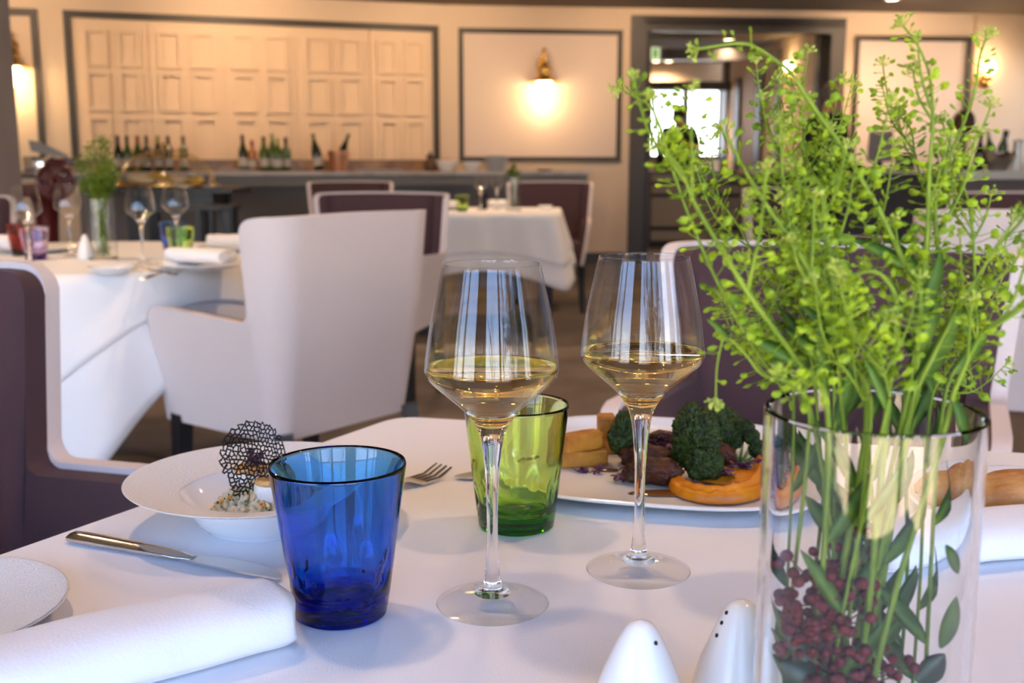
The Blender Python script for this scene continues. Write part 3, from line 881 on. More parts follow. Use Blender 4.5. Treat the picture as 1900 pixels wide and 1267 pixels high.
b2 = make_tumbler('tumbler', M['green'], 'lime green tumbler standing behind the nearer wine glass', 0.0300, 0.0412, 0.0985, 160)
b2.location = onz(958, 975)
TH_ = 0.0985
for m, u, v, lb in ((M['red'], 42, 474, 'ruby red tumbler on the round table'), (M['mauve'], 67, 482, 'pale mauve tumbler before the red one on the round table'), (M['blue'], 322, 468, 'blue tumbler behind the green one on the round table'), (M['green'], 337, 480, 'lime green tumbler on the round table behind the folded napkin'),
                    (M['green'], 858, 392, 'lime green tumbler on the small back table'), (M['purple'], 896, 388, 'dark purple tumbler on the small back table')):
    t = make_tumbler('tumbler', m, lb, 0.0292, 0.0428, TH_, 40, False); t.location = onz(u, v)

# ------------------------------------------------------------------ crockery
def dish(name, m, label, cat, prof, loc, seg=72):
    o = obj(name, lathe(prof, seg), m, None, loc)
    return tag(o, label, cat)
# the wide-rimmed pasta bowl
pb = Vector((-0.197, 0.822, T)) 
bowl = thing('pasta_bowl', 'wide rimmed white pasta bowl of risotto behind the blue tumbler', 'bowl', (pb.x, pb.y, T))
BR = 0.104
obj('well', lathe(smooth_prof([(0, 0.005), (0.034, 0.005), (0.046, 0.009), (0.056, 0.019), (0.0635, 0.0295)], 6) + [(0.0635, 0.0270)] + smooth_prof([(0.0595, 0.019), (0.052, 0.008), (0.047, 0.0025), (0.045, 0.0)], 5) + [(0.041, 0.0), (0.039, 0.002), (0, 0.002)], 80), M['china'], bowl)
obj('rim', lathe(smooth_prof([(0.0625, 0.0288), (0.067, 0.0305), (0.085, 0.0345), (BR - 0.001, 0.0392), (BR, 0.0385)], 5) + smooth_prof([(BR - 0.003, 0.0368), (0.085, 0.0320), (0.0635, 0.0268)], 5), 96, close=True), M['china_bumpy'], bowl)['label'] = 'finely textured rim'
BW = Vector((pb.x, pb.y, T))
# the bread-and-butter plate at the lower left
sp = onz(-138, 1168)
spl = thing('side_plate', 'small textured side plate at the lower left corner behind the napkin', 'plate', (sp.x - 0.002, sp.y, T))
obj('plate_body', lathe(smooth_prof([(0.030, 0.0), (0.034, 0.0004), (0.055, 0.008), (0.0825, 0.0142), (0.083, 0.0152), (0.081, 0.0160), (0.055, 0.0105), (0.024, 0.0075), (0.021, 0.0060), (0.0, 0.0058)], 5) , 80), M['china_bumpy'], spl)
# the meat platter
pc = (onz(1030, 906) + onz(1420, 948) + onz(1060, 783) + onz(1420, 816)) / 4
PLC = Vector((pc.x - 0.006, pc.y - 0.030, T)); PRZ = R(-15)
def superel(a, b, n, th):
    c, s = math.cos(th), math.sin(th)
    return Vector((a * abs(c) ** (2 / n) * (1 if c >= 0 else -1), b * abs(s) ** (2 / n) * (1 if s >= 0 else -1), 0))
def platter(a, b, n=3.2, seg=120):
    bm = bmesh.new(); rings = []
    for k, z in ((0.62, 0.0), (0.66, 0.0005), (0.90, 0.0075), (0.995, 0.0125), (1.0, 0.0140), (0.985, 0.0152), (0.945, 0.0118), (0.905, 0.0075), (0.88, 0.0062), (0.4, 0.0060)):
        rings.append([bm.verts.new(superel(a * k, b * k, n, 2 * math.pi * i / seg) + Vector((0, 0, z))) for i in range(seg)])
    for x, y in zip(rings[:-1], rings[1:]):
        for i in range(seg):
            j = (i + 1) % seg; bm.faces.new((x[i], x[j], y[j], y[i]))
    bm.faces.new(rings[-1]); bm.faces.new(list(reversed(rings[0])))
    return fixn(bm)
tag(obj('meat_platter', platter(0.148, 0.152), M['china'], None, tuple(PLC), (0, 0, PRZ), sharp=70), 'large white platter of meat kale and chips behind the wine glasses', 'plate')
PZ = T + 0.0062
# bread plate to the right of the vase
bp_ = onz(1945, 958)
dish('bread_plate', M['china'], 'white plate under the bread beyond the herb vase', 'plate', smooth_prof([(0.04, 0.0), (0.05, 0.0005), (0.075, 0.007), (0.098, 0.0125), (0.099, 0.014), (0.096, 0.0145), (0.070, 0.009), (0.052, 0.006), (0, 0.0055)], 5), tuple(bp_))
# crockery on the round table
def flat_plate(r): return smooth_prof([(r * .5, 0.0), (r * .55, 0.0005), (r * .8, 0.009), (r * .99, 0.0165), (r, 0.0175), (r * .98, 0.0185), (r * .75, 0.011), (r * .6, 0.007), (0, 0.0065)], 5)
dish('dinner_plate', M['china'], 'white plate under the folded napkin on the round table', 'plate', flat_plate(0.125), tuple(onz(376, 499)), 56)
dish('dinner_plate', M['china'], 'white plate under the rolled napkin at the far side of the round table', 'plate', flat_plate(0.125), tuple(onz(440, 466)), 56)
dish('dinner_plate', M['china'], 'white plate behind the red tumbler at the far left of the round table', 'plate', flat_plate(0.125), tuple(onz(68, 468)), 56)
dish('butter_dish', M['china'], 'small white dish at the near edge of the round table', 'dish', flat_plate(0.062), tuple(onz(208, 507)), 40)
dish('dinner_plate', M['china'], 'pale plate under the napkin on the small back table', 'plate', flat_plate(0.12), tuple(onz(832, 389)), 40)
dish('side_plate', M['china'], 'small plate at the near corner of the small back table', 'plate', flat_plate(0.07), tuple(onz(795, 393)), 40)
dish('butter_dish', M['china'], 'little white dish near the flared corner of the small back table', 'dish', smooth_prof([(0.03, 0), (0.034, 0.001), (0.046, 0.022), (0.047, 0.023), (0.043, 0.022), (0.03, 0.008), (0, 0.007)], 4), tuple(onz(1012, 388)), 32)

# ------------------------------------------------------------------ napkins
def napkin(name, label, p, q, w, h, lay=3, seed=1):
    """rolled and folded linen from p to q, width w, height h"""
    d = (q - p); L = d.length
    rnd = random.Random(seed)
    bm = bmesh.new(); N = 40; seg = 48
    rows = []
    for i in range(N + 1):
        x = L * i / N
        e = min(x, L - x)
        k = 1.0 if e > 0.012 else 0.90 + 0.10 * math.sqrt(max(0, 1 - (1 - e / 0.012) ** 2))
        row = []
        for j in range(seg):
            th = 2 * math.pi * j / seg
            c, s = math.cos(th), math.sin(th)
            n = 2.6
            y = w / 2 * abs(c) ** (2 / n) * (1 if c >= 0 else -1)
            z = h / 2 * abs(s) ** (2 / n) * (1 if s >= 0 else -1)
            wob = 0.0010 * noise.noise(Vector((x * 22, y * 40, z * 40 + seed)))
            if s < -0.25 and c < 0: y -= 0.0 
            fold = -0.0016 * math.exp(-((s + 0.62) / 0.10) ** 2) * (1 if abs(c) > 0.2 else 0)
            kk = k + (wob + fold) / (h / 2)
            bulge = 0.0
            if i in (0, N): bulge = 0.0022 * math.sin(3 * th + seed) * (1 if i else -1)
            row.append(bm.verts.new((x + bulge, y * kk, h / 2 + z * kk)))
        rows.append(row)
    for a, b in zip(rows[:-1], rows[1:]):
        for j in range(seg):
            k = (j + 1) % seg; bm.faces.new((a[j], a[k], b[k], b[j]))
    for row, sgn in ((rows[0], -1), (rows[-1], 1)):      # spiral layers at the open ends
        prev = row
        cx = prev[0].co.x
        for lv, f in enumerate((0.84, 0.78, 0.56, 0.50, 0.26, 0.20)):
            dx = (-0.0035 if lv % 2 == 0 else 0.0015) * sgn
            nr = [bm.verts.new((v.co.x + dx, v.co.y * f, h / 2 + (v.co.z - h / 2) * f)) for v in row]
            for j in range(seg):
                k = (j + 1) % seg
                bm.faces.new((prev[j], prev[k], nr[k], nr[j]) if sgn < 0 else (prev[j], nr[j], nr[k], prev[k]))
            prev = nr
        bm.faces.new(prev)
    bmesh.ops.recalc_face_normals(bm, faces=bm.faces)
    return tag(obj(name, bm, M['napkin'], None, tuple(p), (0, 0, math.atan2(d.y, d.x))), label, 'napkin')
n0 = onz(512, 1205); n1 = onz(-170, 1395)
napkin('napkin', 'rolled white linen napkin lying in the lower left corner', n1 + Vector((-0.01, 0.022, 0)), n0 + Vector((0.0, 0.018, 0)), 0.062, 0.034, seed=2)
m0 = onz(1640, 1080) + Vector((0, 0.03, 0)); m1 = onz(2060, 1030) + Vector((0, 0.03, 0))
napkin('napkin', 'rolled white napkin in bright light behind the herb vase', m0, m1, 0.065, 0.028, seed=5)
a = onz(322, 493) + Vector((0, 0, 0.0135)); b_ = onz(425, 500) + Vector((0, 0, 0.0135))
napkin('napkin', 'folded napkin on the nearer plate of the round table', a, b_, 0.075, 0.040, seed=8)
a = onz(388, 466) + Vector((0, 0, 0.0135)); b_ = onz(468, 466) + Vector((0, 0, 0.0135))
napkin('napkin', 'rolled napkin on the far plate of the round table', a, b_, 0.08, 0.042, seed=9)
a = onz(-40, 470) + Vector((0, 0, 0.0135)); b_ = onz(28, 470) + Vector((0, 0, 0.0135))
napkin('napkin', 'napkin on the plate behind the red tumbler at the left edge', a, b_, 0.07, 0.045, seed=10)
a = onz(806, 390) + Vector((0, 0, 0.012)); b_ = onz(846, 389) + Vector((0, 0, 0.012))
napkin('napkin', 'napkin beside the green tumbler on the small back table', a, b_, 0.09, 0.045, seed=11)
a = onz(908, 386) + Vector((0, 0.12, 0)); b_ = onz(942, 386) + Vector((0, 0.1, 0))
napkin('napkin', 'crumpled napkin between glasses and vase on the small back table', a, b_, 0.09, 0.05, seed=12)

# ------------------------------------------------------------------ cutlery
def knife(label, p, q, loc_z=T):
    d = q - p; L = d.length
    k = thing('table_knife', label, 'knife', (p.x, p.y, loc_z), math.atan2(d.y, d.x))
    hl = L * 0.56
    bm = bmesh.new(); rows = []
    for t, w, h in ((0, .0055, .004), (0.02, .0085, .0065), (0.1, .0090, .0072), (0.5, .0080, .0068), (0.85, .0070, .0060), (0.95, .0072, .0056), (1.0, .0050, .0036), (1.06, .0042, .0026)):
        rows.append([bm.verts.new((hl * t, w * math.cos(a) ** 1, 0.0036 + h * 0.55 * math.sin(a))) for a in [2 * math.pi * i / 8 + math.pi / 8 for i in range(8)]])
    for a, b in zip(rows[:-1], rows[1:]):
        for i in range(8): bm.faces.new((a[i], a[(i + 1) % 8], b[(i + 1) % 8], b[i]))
    bm.faces.new(rows[0]); bm.faces.new(rows[-1])
    o = obj('handle', fixn(bm), M['steel'], k, sharp=35); bevel(o, 0.0008, 2)
    top = [(hl, 0.0050), (hl + 0.012, 0.0075), (hl + 0.03, 0.0095), (hl + (L - hl) * .55, 0.0095), (hl + (L - hl) * .82, 0.0060), (L - 0.004, 0.000), (L, -0.005)]
    bot = [(L - 0.003, -0.0072), (hl + (L - hl) * .7, -0.0078), (hl + 0.015, -0.0065), (hl, -0.0045)]
    bm = bmesh.new(); add_prism(bm, [(x, y) for x, y in reversed(catmull([(x, y, 0) for x, y in top], 5))] if False else [(v.x, v.y) for v in catmull([(x, y, 0) for x, y in top], 5)] + bot, 0.0022, 0.0038)
    o = obj('blade', fixn(bm), M['steel_dull'], k, smooth=False)
    return k
knife('steel table knife lying between the napkin and the pasta bowl', onz(133, 1002), onz(531, 1076))
knife('steel knife mostly hidden behind the green tumbler with its tip showing', onz(1010, 858) , onz(849, 893))
def fork(label, p, q, z=T):
    d = q - p; L = d.length
    f = thing('fork', label, 'fork', (p.x, p.y, z), math.atan2(d.y, d.x))
    def strip(pts):
        bm = bmesh.new(); rows = []
        for x, w, zz, h in pts:
            rows.append([bm.verts.new((x, -w, zz)), bm.verts.new((x, w, zz)), bm.verts.new((x, w, zz + h)), bm.verts.new((x, -w, zz + h))])
        for a, b in zip(rows[:-1], rows[1:]):
            for i in range(4): bm.faces.new((a[i], a[(i + 1) % 4], b[(i + 1) % 4], b[i]))
        bm.faces.new(rows[0]); bm.faces.new(rows[-1]); return fixn(bm)
    obj('handle', strip([(0, .006, .001, .003), (L * .02, .009, .001, .0035), (L * .3, .006, .004, .0035), (L * .62, .0035, .009, .003), (L * .70, .006, .006, .0025), (L * .76, .011, .002, .002), (L * .80, .012, .0015, .002)]), M['steel'], f, sharp=40)
    for i in range(4):
        y = -0.0096 + 0.0064 * i
        bm = strip([(L * .80, .0022, .0015, .002), (L * .9, .0016, .002, .0018), (L, .0009, .009, .0012)])
        bmesh.ops.translate(bm, vec=(0, y, 0), verts=bm.verts)
        obj('tine', bm, M['steel'], f, sharp=40)
    return f
fork('steel fork with its tines showing beyond the blue tumbler', onz(560, 960), onz(824, 882))
fork('fork with tines raised at the near edge of the round table', onz(326, 512), onz(222, 497))
fork('second fork lying against the folded napkin plate on the round table', onz(262, 519), onz(334, 507))

# ------------------------------------------------------------------ salt and pepper
def shaker(label, loc, h, r, holes, lean=0.0):
    s = thing('shaker', label, 'shaker', tuple(loc))
    pr = smooth_prof([(r * .86, 0.0), (r * .98, 0.003), (r, h * .15), (r * .84, h * .42), (r * .58, h * .70), (r * .37, h * .88), (r * .22, h * .965), (0, h)], 6)
    obj('body', lathe([(0, 0)] + pr, 56), M['ceramic'], s)
    for a, zf in holes:
        rr = None
        for (r0, z0), (r1, z1) in zip(pr[:-1], pr[1:]):
            if z0 <= zf * h <= z1: rr = r0 + (r1 - r0) * (zf * h - z0) / (z1 - z0); sl = (r0 - r1) / (z1 - z0)
        n = Vector((math.cos(a), math.sin(a), sl)).normalized()
        bm = bmesh.new(); bmesh.ops.create_cone(bm, cap_ends=True, segments=14, radius1=0.0011, radius2=0.0011, depth=0.0008)
        bmesh.ops.transform(bm, matrix=Matrix.Translation(Vector((math.cos(a) * rr, math.sin(a) * rr, zf * h))) @ n.to_track_quat('Z', 'Y').to_matrix().to_4x4(), verts=bm.verts)
        obj('pour_hole', bm, M['hole'], s, smooth=False)
    return s
SH = 0.062
def on_tip(u, v, h): return onz(u, v, T + h) - Vector((0, 0, h))
shaker('white cone shaker with a single hole standing nearest the middle', on_tip(1190, 1150, SH), SH, 0.0255, [(R(-52), 0.865)])
shaker('white cone shaker with three holes partly behind the herb vase', on_tip(1378, 1112, SH), SH, 0.0255, [(R(195), 0.90), (R(197), 0.82), (R(199), 0.72)])
shaker('small white shaker beside the vase on the round table', onz(160, 481), 0.075, 0.026, [])

# ------------------------------------------------------------------ food on the platter
def onp(u, v, dz=0.0): return onz(u, v, PZ + dz)
def chip(label, u0, v0, u1, v1, w, h, z, rz=None):
    a, b = onp(u0, v0, z), onp(u1, v1, z)
    d = b - a; L = d.length
    bm = bmesh.new(); vs = add_box(bm, Vector((L / 2, 0, h / 2)), (L, w, h))
    bmesh.ops.subdivide_edges(bm, edges=bm.edges, cuts=5, use_grid_fill=True)
    for v in bm.verts:
        v.co += Vector((noise.noise(v.co * 60 + a * 50), noise.noise(v.co * 60 + b * 50), noise.noise(v.co * 70 + a * 90))) * 0.0009
    o = obj('potato_chip', bm, M['fry'], None, (a.x, a.y, PZ + z), (0, 0, math.atan2(d.y, d.x)), sharp=50)
    bevel(o, 0.0022, 3)
    return tag(o, label, 'chip', 'golden chips on the platter')
chip('golden chip lying lowest at the front of the platter stack', 1036, 866, 1124, 861, 0.017, 0.016, 0.0)
chip('golden chip lying across the top of the lower ones', 1042, 840, 1110, 828, 0.017, 0.016, 0.0165)
chip('golden chip end standing up beside the first kale', 1108, 806, 1140, 806, 0.018, 0.020, 0.020)
chip('golden chip underneath at the back of the stack', 1075, 838, 1150, 838, 0.02, 0.0165, 0.0)

def kale(label, u, v, r, sc, seed, dz=0.0):
    p = onp(u, v, dz)
    bm = bmesh.new(); bmesh.ops.create_icosphere(bm, subdivisions=6, radius=1.0)
    off = Vector((seed * 3.1, seed * 1.7, seed * 0.9))
    for q in bm.verts:
        c = q.co.copy()
        f = noise.fractal(c * 1.6 + off, 1.0, 2.0, 2) * 0.22
        rid = 1 - abs(noise.noise(c * 5.5 + off * 2)) * 2.2
        rid2 = 1 - abs(noise.noise(c * 12 + off)) * 2.2
        q.co = c * (0.78 + f + 0.16 * rid + 0.10 * rid2 + 0.07 * (1 - abs(noise.noise(c * 23 + off)) * 2.4))
        q.co = Vector((q.co.x * sc[0], q.co.y * sc[1], q.co.z * sc[2])) * r
    zmin = min(q.co.z for q in bm.verts)
    o = obj('kale_leaf', bm, M['kale'], None, (p.x, p.y, PZ + dz - zmin))
    return tag(o, label, 'kale')
kale('curly kale tuft beside the golden chips', 1164, 860, 0.017, (1.0, 0.9, 1.35), 1)
kale('large curly kale tuft over the orange puree', 1290, 885, 0.0205, (1.0, 0.95, 1.45), 2, 0.002)
kale('lower dark kale tuft resting in the orange puree', 1306, 892, 0.0165, (1.0, 0.8, 0.85), 3, 0.004)
kale('kale tuft behind the meat slices', 1330, 842, 0.020, (1.25, 0.9, 1.1), 4)
# two upright kale sprigs with pale ribs
def sprig(label, u, v, tips, seed):
    p = onp(u, v)
    k = thing('kale_sprig', label, 'kale', tuple(p))
    rnd = random.Random(seed)
    bmr = bmesh.new(); n = 0
    for (du, dv), rr in tips:
        e = at(u + du, v + dv, p.y) - p
        mid = e * 0.55 + Vector((rnd.uniform(-.002, .002), 0.0, -0.002))
        add_tube(bmr, catmull([(0, 0, 0), tuple(mid), tuple(e)], 5), [0.0018 - 0.0011 * i / 10 for i in range(11)], 6)
        bm = bmesh.new(); bmesh.ops.create_icosphere(bm, subdivisions=6, radius=1.0)
        off = Vector((seed * 2.1 + n, n * 1.9, seed))
        for q in bm.verts:
            c = q.co.copy(); rid = 1 - abs(noise.noise(c * 4.5 + off)) * 2.2; rid2 = 1 - abs(noise.noise(c * 10 + off)) * 2.2
            q.co = c * (0.68 + 0.28 * rid + 0.14 * rid2 + 0.08 * (1 - abs(noise.noise(c * 20 + off)) * 2.4)) * rr
            q.co.y *= 0.7
        bmesh.ops.translate(bm, vec=tuple(e * 0.93), verts=bm.verts)
        obj('leaf_frill', bm, M['kale'], k); n += 1
    obj('rib', bmr, M['kale_rib'], k)
    return k
sprig('upright kale sprig with pale ribs at the back of the puree', 1372, 858, [((-14, -48), .0105), ((10, -66), .0095), ((-34, -62), .0115), ((-28, -30), .009)], 3)
sprig('kale sprig furthest along the platter with open frills', 1374, 862, [((34, -32), .0085), ((22, -56), .0075), ((44, -22), .006)], 6)
# meat slices
def slab(label, u, v, sx, sy, sz, rz, tilt, seed, dz=0.0):
    p = onp(u, v, dz)
    bm = blob(1.0, 4, 0.22, 1.7, (sx, sy, sz), seed)
    for q in bm.verts: q.co.z = max(q.co.z, -sz * 0.75)
    bmesh.ops.rotate(bm, matrix=Euler((tilt, 0, 0)).to_matrix(), verts=bm.verts)
    zm = min(q.co.z for q in bm.verts)
    return tag(obj('meat_slice', bm, M['meat'], None, (p.x, p.y, PZ + dz - zm), (0, 0, rz)), label, 'meat', 'seared meat slices')
slab('seared meat slice at the front beside the purple cress', 1215, 898, 0.022, 0.013, 0.0125, R(-12), R(20), 1)
slab('seared meat slice lying behind the front one', 1200, 872, 0.024, 0.012, 0.012, R(-20), R(25), 2, 0.002)
slab('meat slice at the back under the cress', 1232, 846, 0.022, 0.012, 0.012, R(-10), R(25), 3, 0.004)
slab('pink edged meat slice leaning behind the large kale tuft', 1330, 866, 0.018, 0.010, 0.013, R(-25), R(20), 4, 0.002)
slab('small meat end nearest the nearer cress', 1180, 895, 0.012, 0.011, 0.010, R(30), R(10), 5)
# puree swoosh
def puree():
    pts = [onp(1256, 902), onp(1270, 918), onp(1310, 930), onp(1360, 930), onp(1400, 916), onp(1416, 890), onp(1410, 862)]
    wd = [0.008, 0.011, 0.012, 0.012, 0.012, 0.011, 0.007]; ht = [0.010, 0.012, 0.012, 0.013, 0.014, 0.013, 0.010]
    P = catmull(pts, 8); bm = bmesh.new(); rows = []; n = len(P)
    for i, p in enumerate(P):
        d = (P[min(i + 1, n - 1)] - P[max(i - 1, 0)]).normalized(); s = Vector((-d.y, d.x, 0))
        f = i / (n - 1) * 6; k = min(int(f), 5); q = f - k
        w = wd[k] * (1 - q) + wd[k + 1] * q; h = ht[k] * (1 - q) + ht[k + 1] * q
        if i in (0, n - 1): w *= .35; h *= .4
        row = []
        for j in range(13):
            a = math.pi * j / 12
            nz = 1 + 0.18 * noise.noise(Vector((i * .5, j * .35, 2)))
            ridge = 0.16 * math.sin(j * 1.55)
            row.append(bm.verts.new(p + s * (math.cos(a) * w) + Vector((0, 0, max(0.0003, math.sin(a) * h * (nz + ridge))))))
        rows.append(row)
    for a, b in zip(rows[:-1], rows[1:]):
        for j in range(12): bm.faces.new((a[j], a[j + 1], b[j + 1], b[j]))
    bm.faces.new(rows[0]); bm.faces.new(rows[-1])
    for a, b in zip(rows[:-1], rows[1:]): bm.faces.new((a[0], b[0], b[-1], a[-1]))
    return fixn(bm)
o = obj('orange_puree', puree(), M['puree']); subsurf(o, 1)
tag(o, 'thick curved swoosh of orange puree on the platter', 'puree')
p = onp(1356, 893)
tag(obj('orange_puree', blob(1.0, 4, .12, 1.6, (0.030, 0.024, 0.006), 9), M['puree'], None, (p.x, p.y, PZ + 0.0045)), 'flat pool of orange puree inside the swoosh', 'puree')
p = onp(1238, 916)
tag(obj('brown_sauce', blob(1.0, 3, .15, 1.5, (0.030, 0.010, 0.0012), 3), M['sauce'], None, (p.x, p.y, PZ + 0.0008)), 'thin brown sauce running out by the meat slices', 'sauce')
p = onp(1126, 873)
tag(obj('brown_sauce', blob(1.0, 3, .1, 1.5, (0.011, 0.005, 0.0012), 4), M['sauce'], None, (p.x, p.y, PZ + 0.0008)), 'small drop of brown sauce between chips and purple cress', 'sauce')
# purple cress sprigs
def cress(label, u, v, spread, n, seed, dz=0.0, hmax=0.012):
    p = onp(u, v, dz)
    c = thing('cress_sprig', label, 'cress', tuple(p)); rnd = random.Random(seed)
    bs = bmesh.new()
    for i in range(n):
        a = rnd.uniform(0, 6.28); r = spread * rnd.uniform(.3, 1); e = Vector((math.cos(a) * r, math.sin(a) * r * .7, rnd.uniform(.001, hmax)))
        add_tube(bs, [(0, 0, 0.0006), tuple(e * .5 + Vector((0, 0, .002))), tuple(e)], 0.0004, 4)
        for sgn in (-1, 1):
            bm = bmesh.new(); bmesh.ops.create_icosphere(bm, subdivisions=2, radius=1.0)
            mtx = Matrix.Translation(e + Vector((sgn * .0022, rnd.uniform(-.001, .001), .0006))) @ Euler((rnd.uniform(-.7, .7), rnd.uniform(-.7, .7), rnd.uniform(0, 3))).to_matrix().to_4x4() @ Matrix.Diagonal((.0038, .0030, .0006, 1))
            bmesh.ops.transform(bm, matrix=mtx, verts=bm.verts)
            obj('cress_leaf', bm, M['cress'], c)
    obj('cress_stalk', bs, M['cress'], c)
    return c
cress('purple cress sprig lying under the front chip', 1095, 878, 0.013, 4, 1, 0, .004)
cress('purple cress tuft before the meat slices', 1155, 895, 0.010, 9, 2)
cress('purple cress on top of the meat slices', 1222, 830, 0.014, 9, 3, 0.016)
cress('purple cress sprig on the puree beside the kale', 1345, 885, 0.009, 5, 4, 0.008, .006)
cress('purple cress at the foot of the upright kale', 1375, 872, 0.010, 7, 5, 0.008, .008)
cress('purple cress tip at the end of the puree', 1406, 858, 0.004, 2, 6, 0.012, .003)

# ------------------------------------------------------------------ risotto, scallop, tuile
WZ = T + 0.0052
def onb(u, v, dz=0.0): return onz(u, v, WZ + dz)
rc_ = Vector((BW.x + 0.002, BW.y - 0.004, WZ))
rnd = random.Random(11)
bm = bmesh.new()
def grain(bm, p, s, sub=1):
    m = Matrix.Translation(p) @ Euler((rnd.uniform(0, 3), rnd.uniform(0, 3), rnd.uniform(0, 3))).to_matrix().to_4x4() @ Matrix.Diagonal((s[0], s[1], s[2], 1))
    bmesh.ops.create_icosphere(bm, subdivisions=sub, radius=1.0, matrix=m)
for i in range(620):
    a = rnd.uniform(0, 6.28); r = 0.041 * math.sqrt(rnd.random())
    z = 0.029 * max(0.0, 1 - (r / 0.043) ** 2) ** 0.7 * rnd.uniform(0.75, 1.0) + 0.001
    grain(bm, Vector((r * math.cos(a), r * math.sin(a), z)), (0.0040, 0.0023, 0.0021), 2 if i % 2 else 1)
add_lathe(bm, [(0, 0.025), (0.02, 0.020), (0.035, 0.008), (0.041, 0.0)], 24)
tag(obj('risotto', bm, M['rice'], None, tuple(rc_)), 'creamy risotto flecked with chives in the pasta bowl', 'risotto', None, 'stuff')
bm = bmesh.new()
for i in range(80):
    a = rnd.uniform(0, 6.28); r = 0.043 * math.sqrt(rnd.random())
    z = 0.030 * max(0.0, 1 - (r / 0.0445) ** 2) ** 0.7 + 0.0015
    grain(bm, Vector((r * math.cos(a), r * math.sin(a), z)), (0.0013, 0.0009, 0.0004), 1)
tag(obj('chopped_chive', bm, M['chive'], None, tuple(rc_)), 'green chive flecks scattered over the risotto', 'herbs', None, 'stuff')
bm = bmesh.new()
for i in range(26):
    a = rnd.uniform(0, 6.28); r = 0.041 * math.sqrt(rnd.random()); z = 0.0295 * max(0.0, 1 - (r / 0.044) ** 2) ** 0.7 + 0.0012
    add_box(bm, Vector((r * math.cos(a), r * math.sin(a), z)), (0.0026, 0.0026, 0.0026), rnd.random())
tag(obj('carrot_dice', bm, M['carrot'], None, tuple(rc_)), 'tiny orange carrot dice in the risotto', 'vegetables', None, 'stuff')
sc0 = at(503, 934, rc_.y - 0.012)
sc = thing('scallop', 'seared scallop on the risotto partly behind the blue tumbler', 'scallop', (sc0.x + 0.002, sc0.y, WZ + 0.018))
obj('flesh', lathe(smooth_prof([(0, 0), (0.010, 0.0), (0.0142, 0.003), (0.0148, 0.010), (0.0136, 0.0155), (0.0128, 0.0170)], 4) + [(0, 0.0172)], 40), M['scallop'], sc)
bm = bmesh.new(); add_lathe(bm, smooth_prof([(0.0138, 0.0150), (0.0134, 0.0172), (0.0105, 0.0188), (0, 0.0192)], 4), 40)
for q in bm.verts: q.co += Vector((0, 0, 0.0009 * noise.noise(q.co * 260)))
obj('seared_crust', bm, M['sear'], sc)
# a second scallop further back, seen through the lace
sc1 = at(468, 905, rc_.y + 0.012)
s2 = dup(sc); place(s2, 'browned scallop standing behind the lace tuile', (sc1.x, sc1.y, WZ + 0.021))
for (u, v, seed) in ((447, 918, 1), (470, 852, 2)):
    p = at(u, v, rc_.y - 0.004 if seed == 1 else rc_.y + 0.01)
    c = thing('cress_sprig', 'purple leaf leaning at the foot of the lace tuile' if seed == 1 else 'dark purple cress tuft on top of the rear scallop', 'cress', tuple(p))
    r2 = random.Random(seed)
    for i in range(4 if seed == 1 else 12):
        bm = bmesh.new(); bmesh.ops.create_icosphere(bm, subdivisions=2, radius=1.0)
        s = .0045 if seed == 1 else .0036
        bmesh.ops.transform(bm, matrix=Matrix.Translation((r2.uniform(-.008, .008), r2.uniform(-.005, .003), r2.uniform(-.006, .006))) @ Euler((r2.uniform(0, 3), r2.uniform(0, 3), r2.uniform(0, 3))).to_matrix().to_4x4() @ Matrix.Diagonal((s, s * .8, .0008, 1)), verts=bm.verts)
        obj('cress_leaf', bm, M['cress'], c)
# black lace tuile
def tuile():
    RR = 0.0262; cell = 0.0031
    rnd = random.Random(3)
    pts = {}
    bm = bmesh.new()
    def vert(x, y):
        k = (round(x / cell * 50), round(y / cell * 50))
        if k not in pts:
            jx, jy = rnd.uniform(-.30, .30) * cell, rnd.uniform(-.30, .30) * cell
            X, Y = x + jx, y + jy
            r = math.hypot(X, Y); a = math.atan2(Y, X)
            Z = 0.0045 * math.sin(2.2 * a + .6) * (r / RR) ** 2 + 0.004 * (r / RR) ** 2
            pts[k] = bm.verts.new((X, Y, Z))
        return pts[k]
    s = cell * 0.62
    for i in range(-17, 18):
        for j in range(-17, 18):
            cx = s * math.sqrt(3) * (i + 0.5 * (j % 2)); cyy = s * 1.5 * j
            lim = RR * (1 + 0.06 * math.sin(3 * math.atan2(cyy, cx)) - (0.12 if cyy < -0.01 and abs(cx) > 0.012 else 0))
            if math.hypot(cx, cyy) > lim: continue
            vs = [vert(cx + s * math.cos(R(60 * k + 30)), cyy + s * math.sin(R(60 * k + 30))) for k in range(6)]
            try: bm.faces.new(vs)
            except ValueError: pass
    return bm
bm = tuile()
tc = at(473, 853, rc_.y - 0.010)
tl = obj('lace_tuile', bm, M['tuile'], None, tuple(tc), (R(80), R(6), R(-6)), smooth=False)
md = tl.modifiers.new('lattice', 'WIREFRAME'); md.thickness = 0.0014; md.use_even_offset = False; md.use_boundary = True
tag(tl, 'round black lace tuile standing upright in the risotto', 'tuile')
tl.scale = (0.95, 1.16, 1.0)

# bread on the right-hand plate
bpz = T + 0.0065
a = at(1800, 895, bp_.y - 0.02); a.z = bpz
bm = blob(1.0, 5, 0.10, 1.8, (0.085, 0.024, 0.0175), 2)
for q in bm.verts:
    q.co.z += 0.0028 * abs(noise.noise(q.co * 120)) + 0.004 * abs(math.sin(q.co.x * 75))* (1 if q.co.z > 0 else 0)
    q.co.z = max(q.co.z, -0.011)
zm = min(q.co.z for q in bm.verts)
tag(obj('bread_roll', bm, M['bread'], None, (bp_.x - 0.012, bp_.y - 0.012, bpz + 0.002 - zm), (0, 0, R(-10))), 'golden crusted long bread roll on the plate beyond the vase', 'bread')

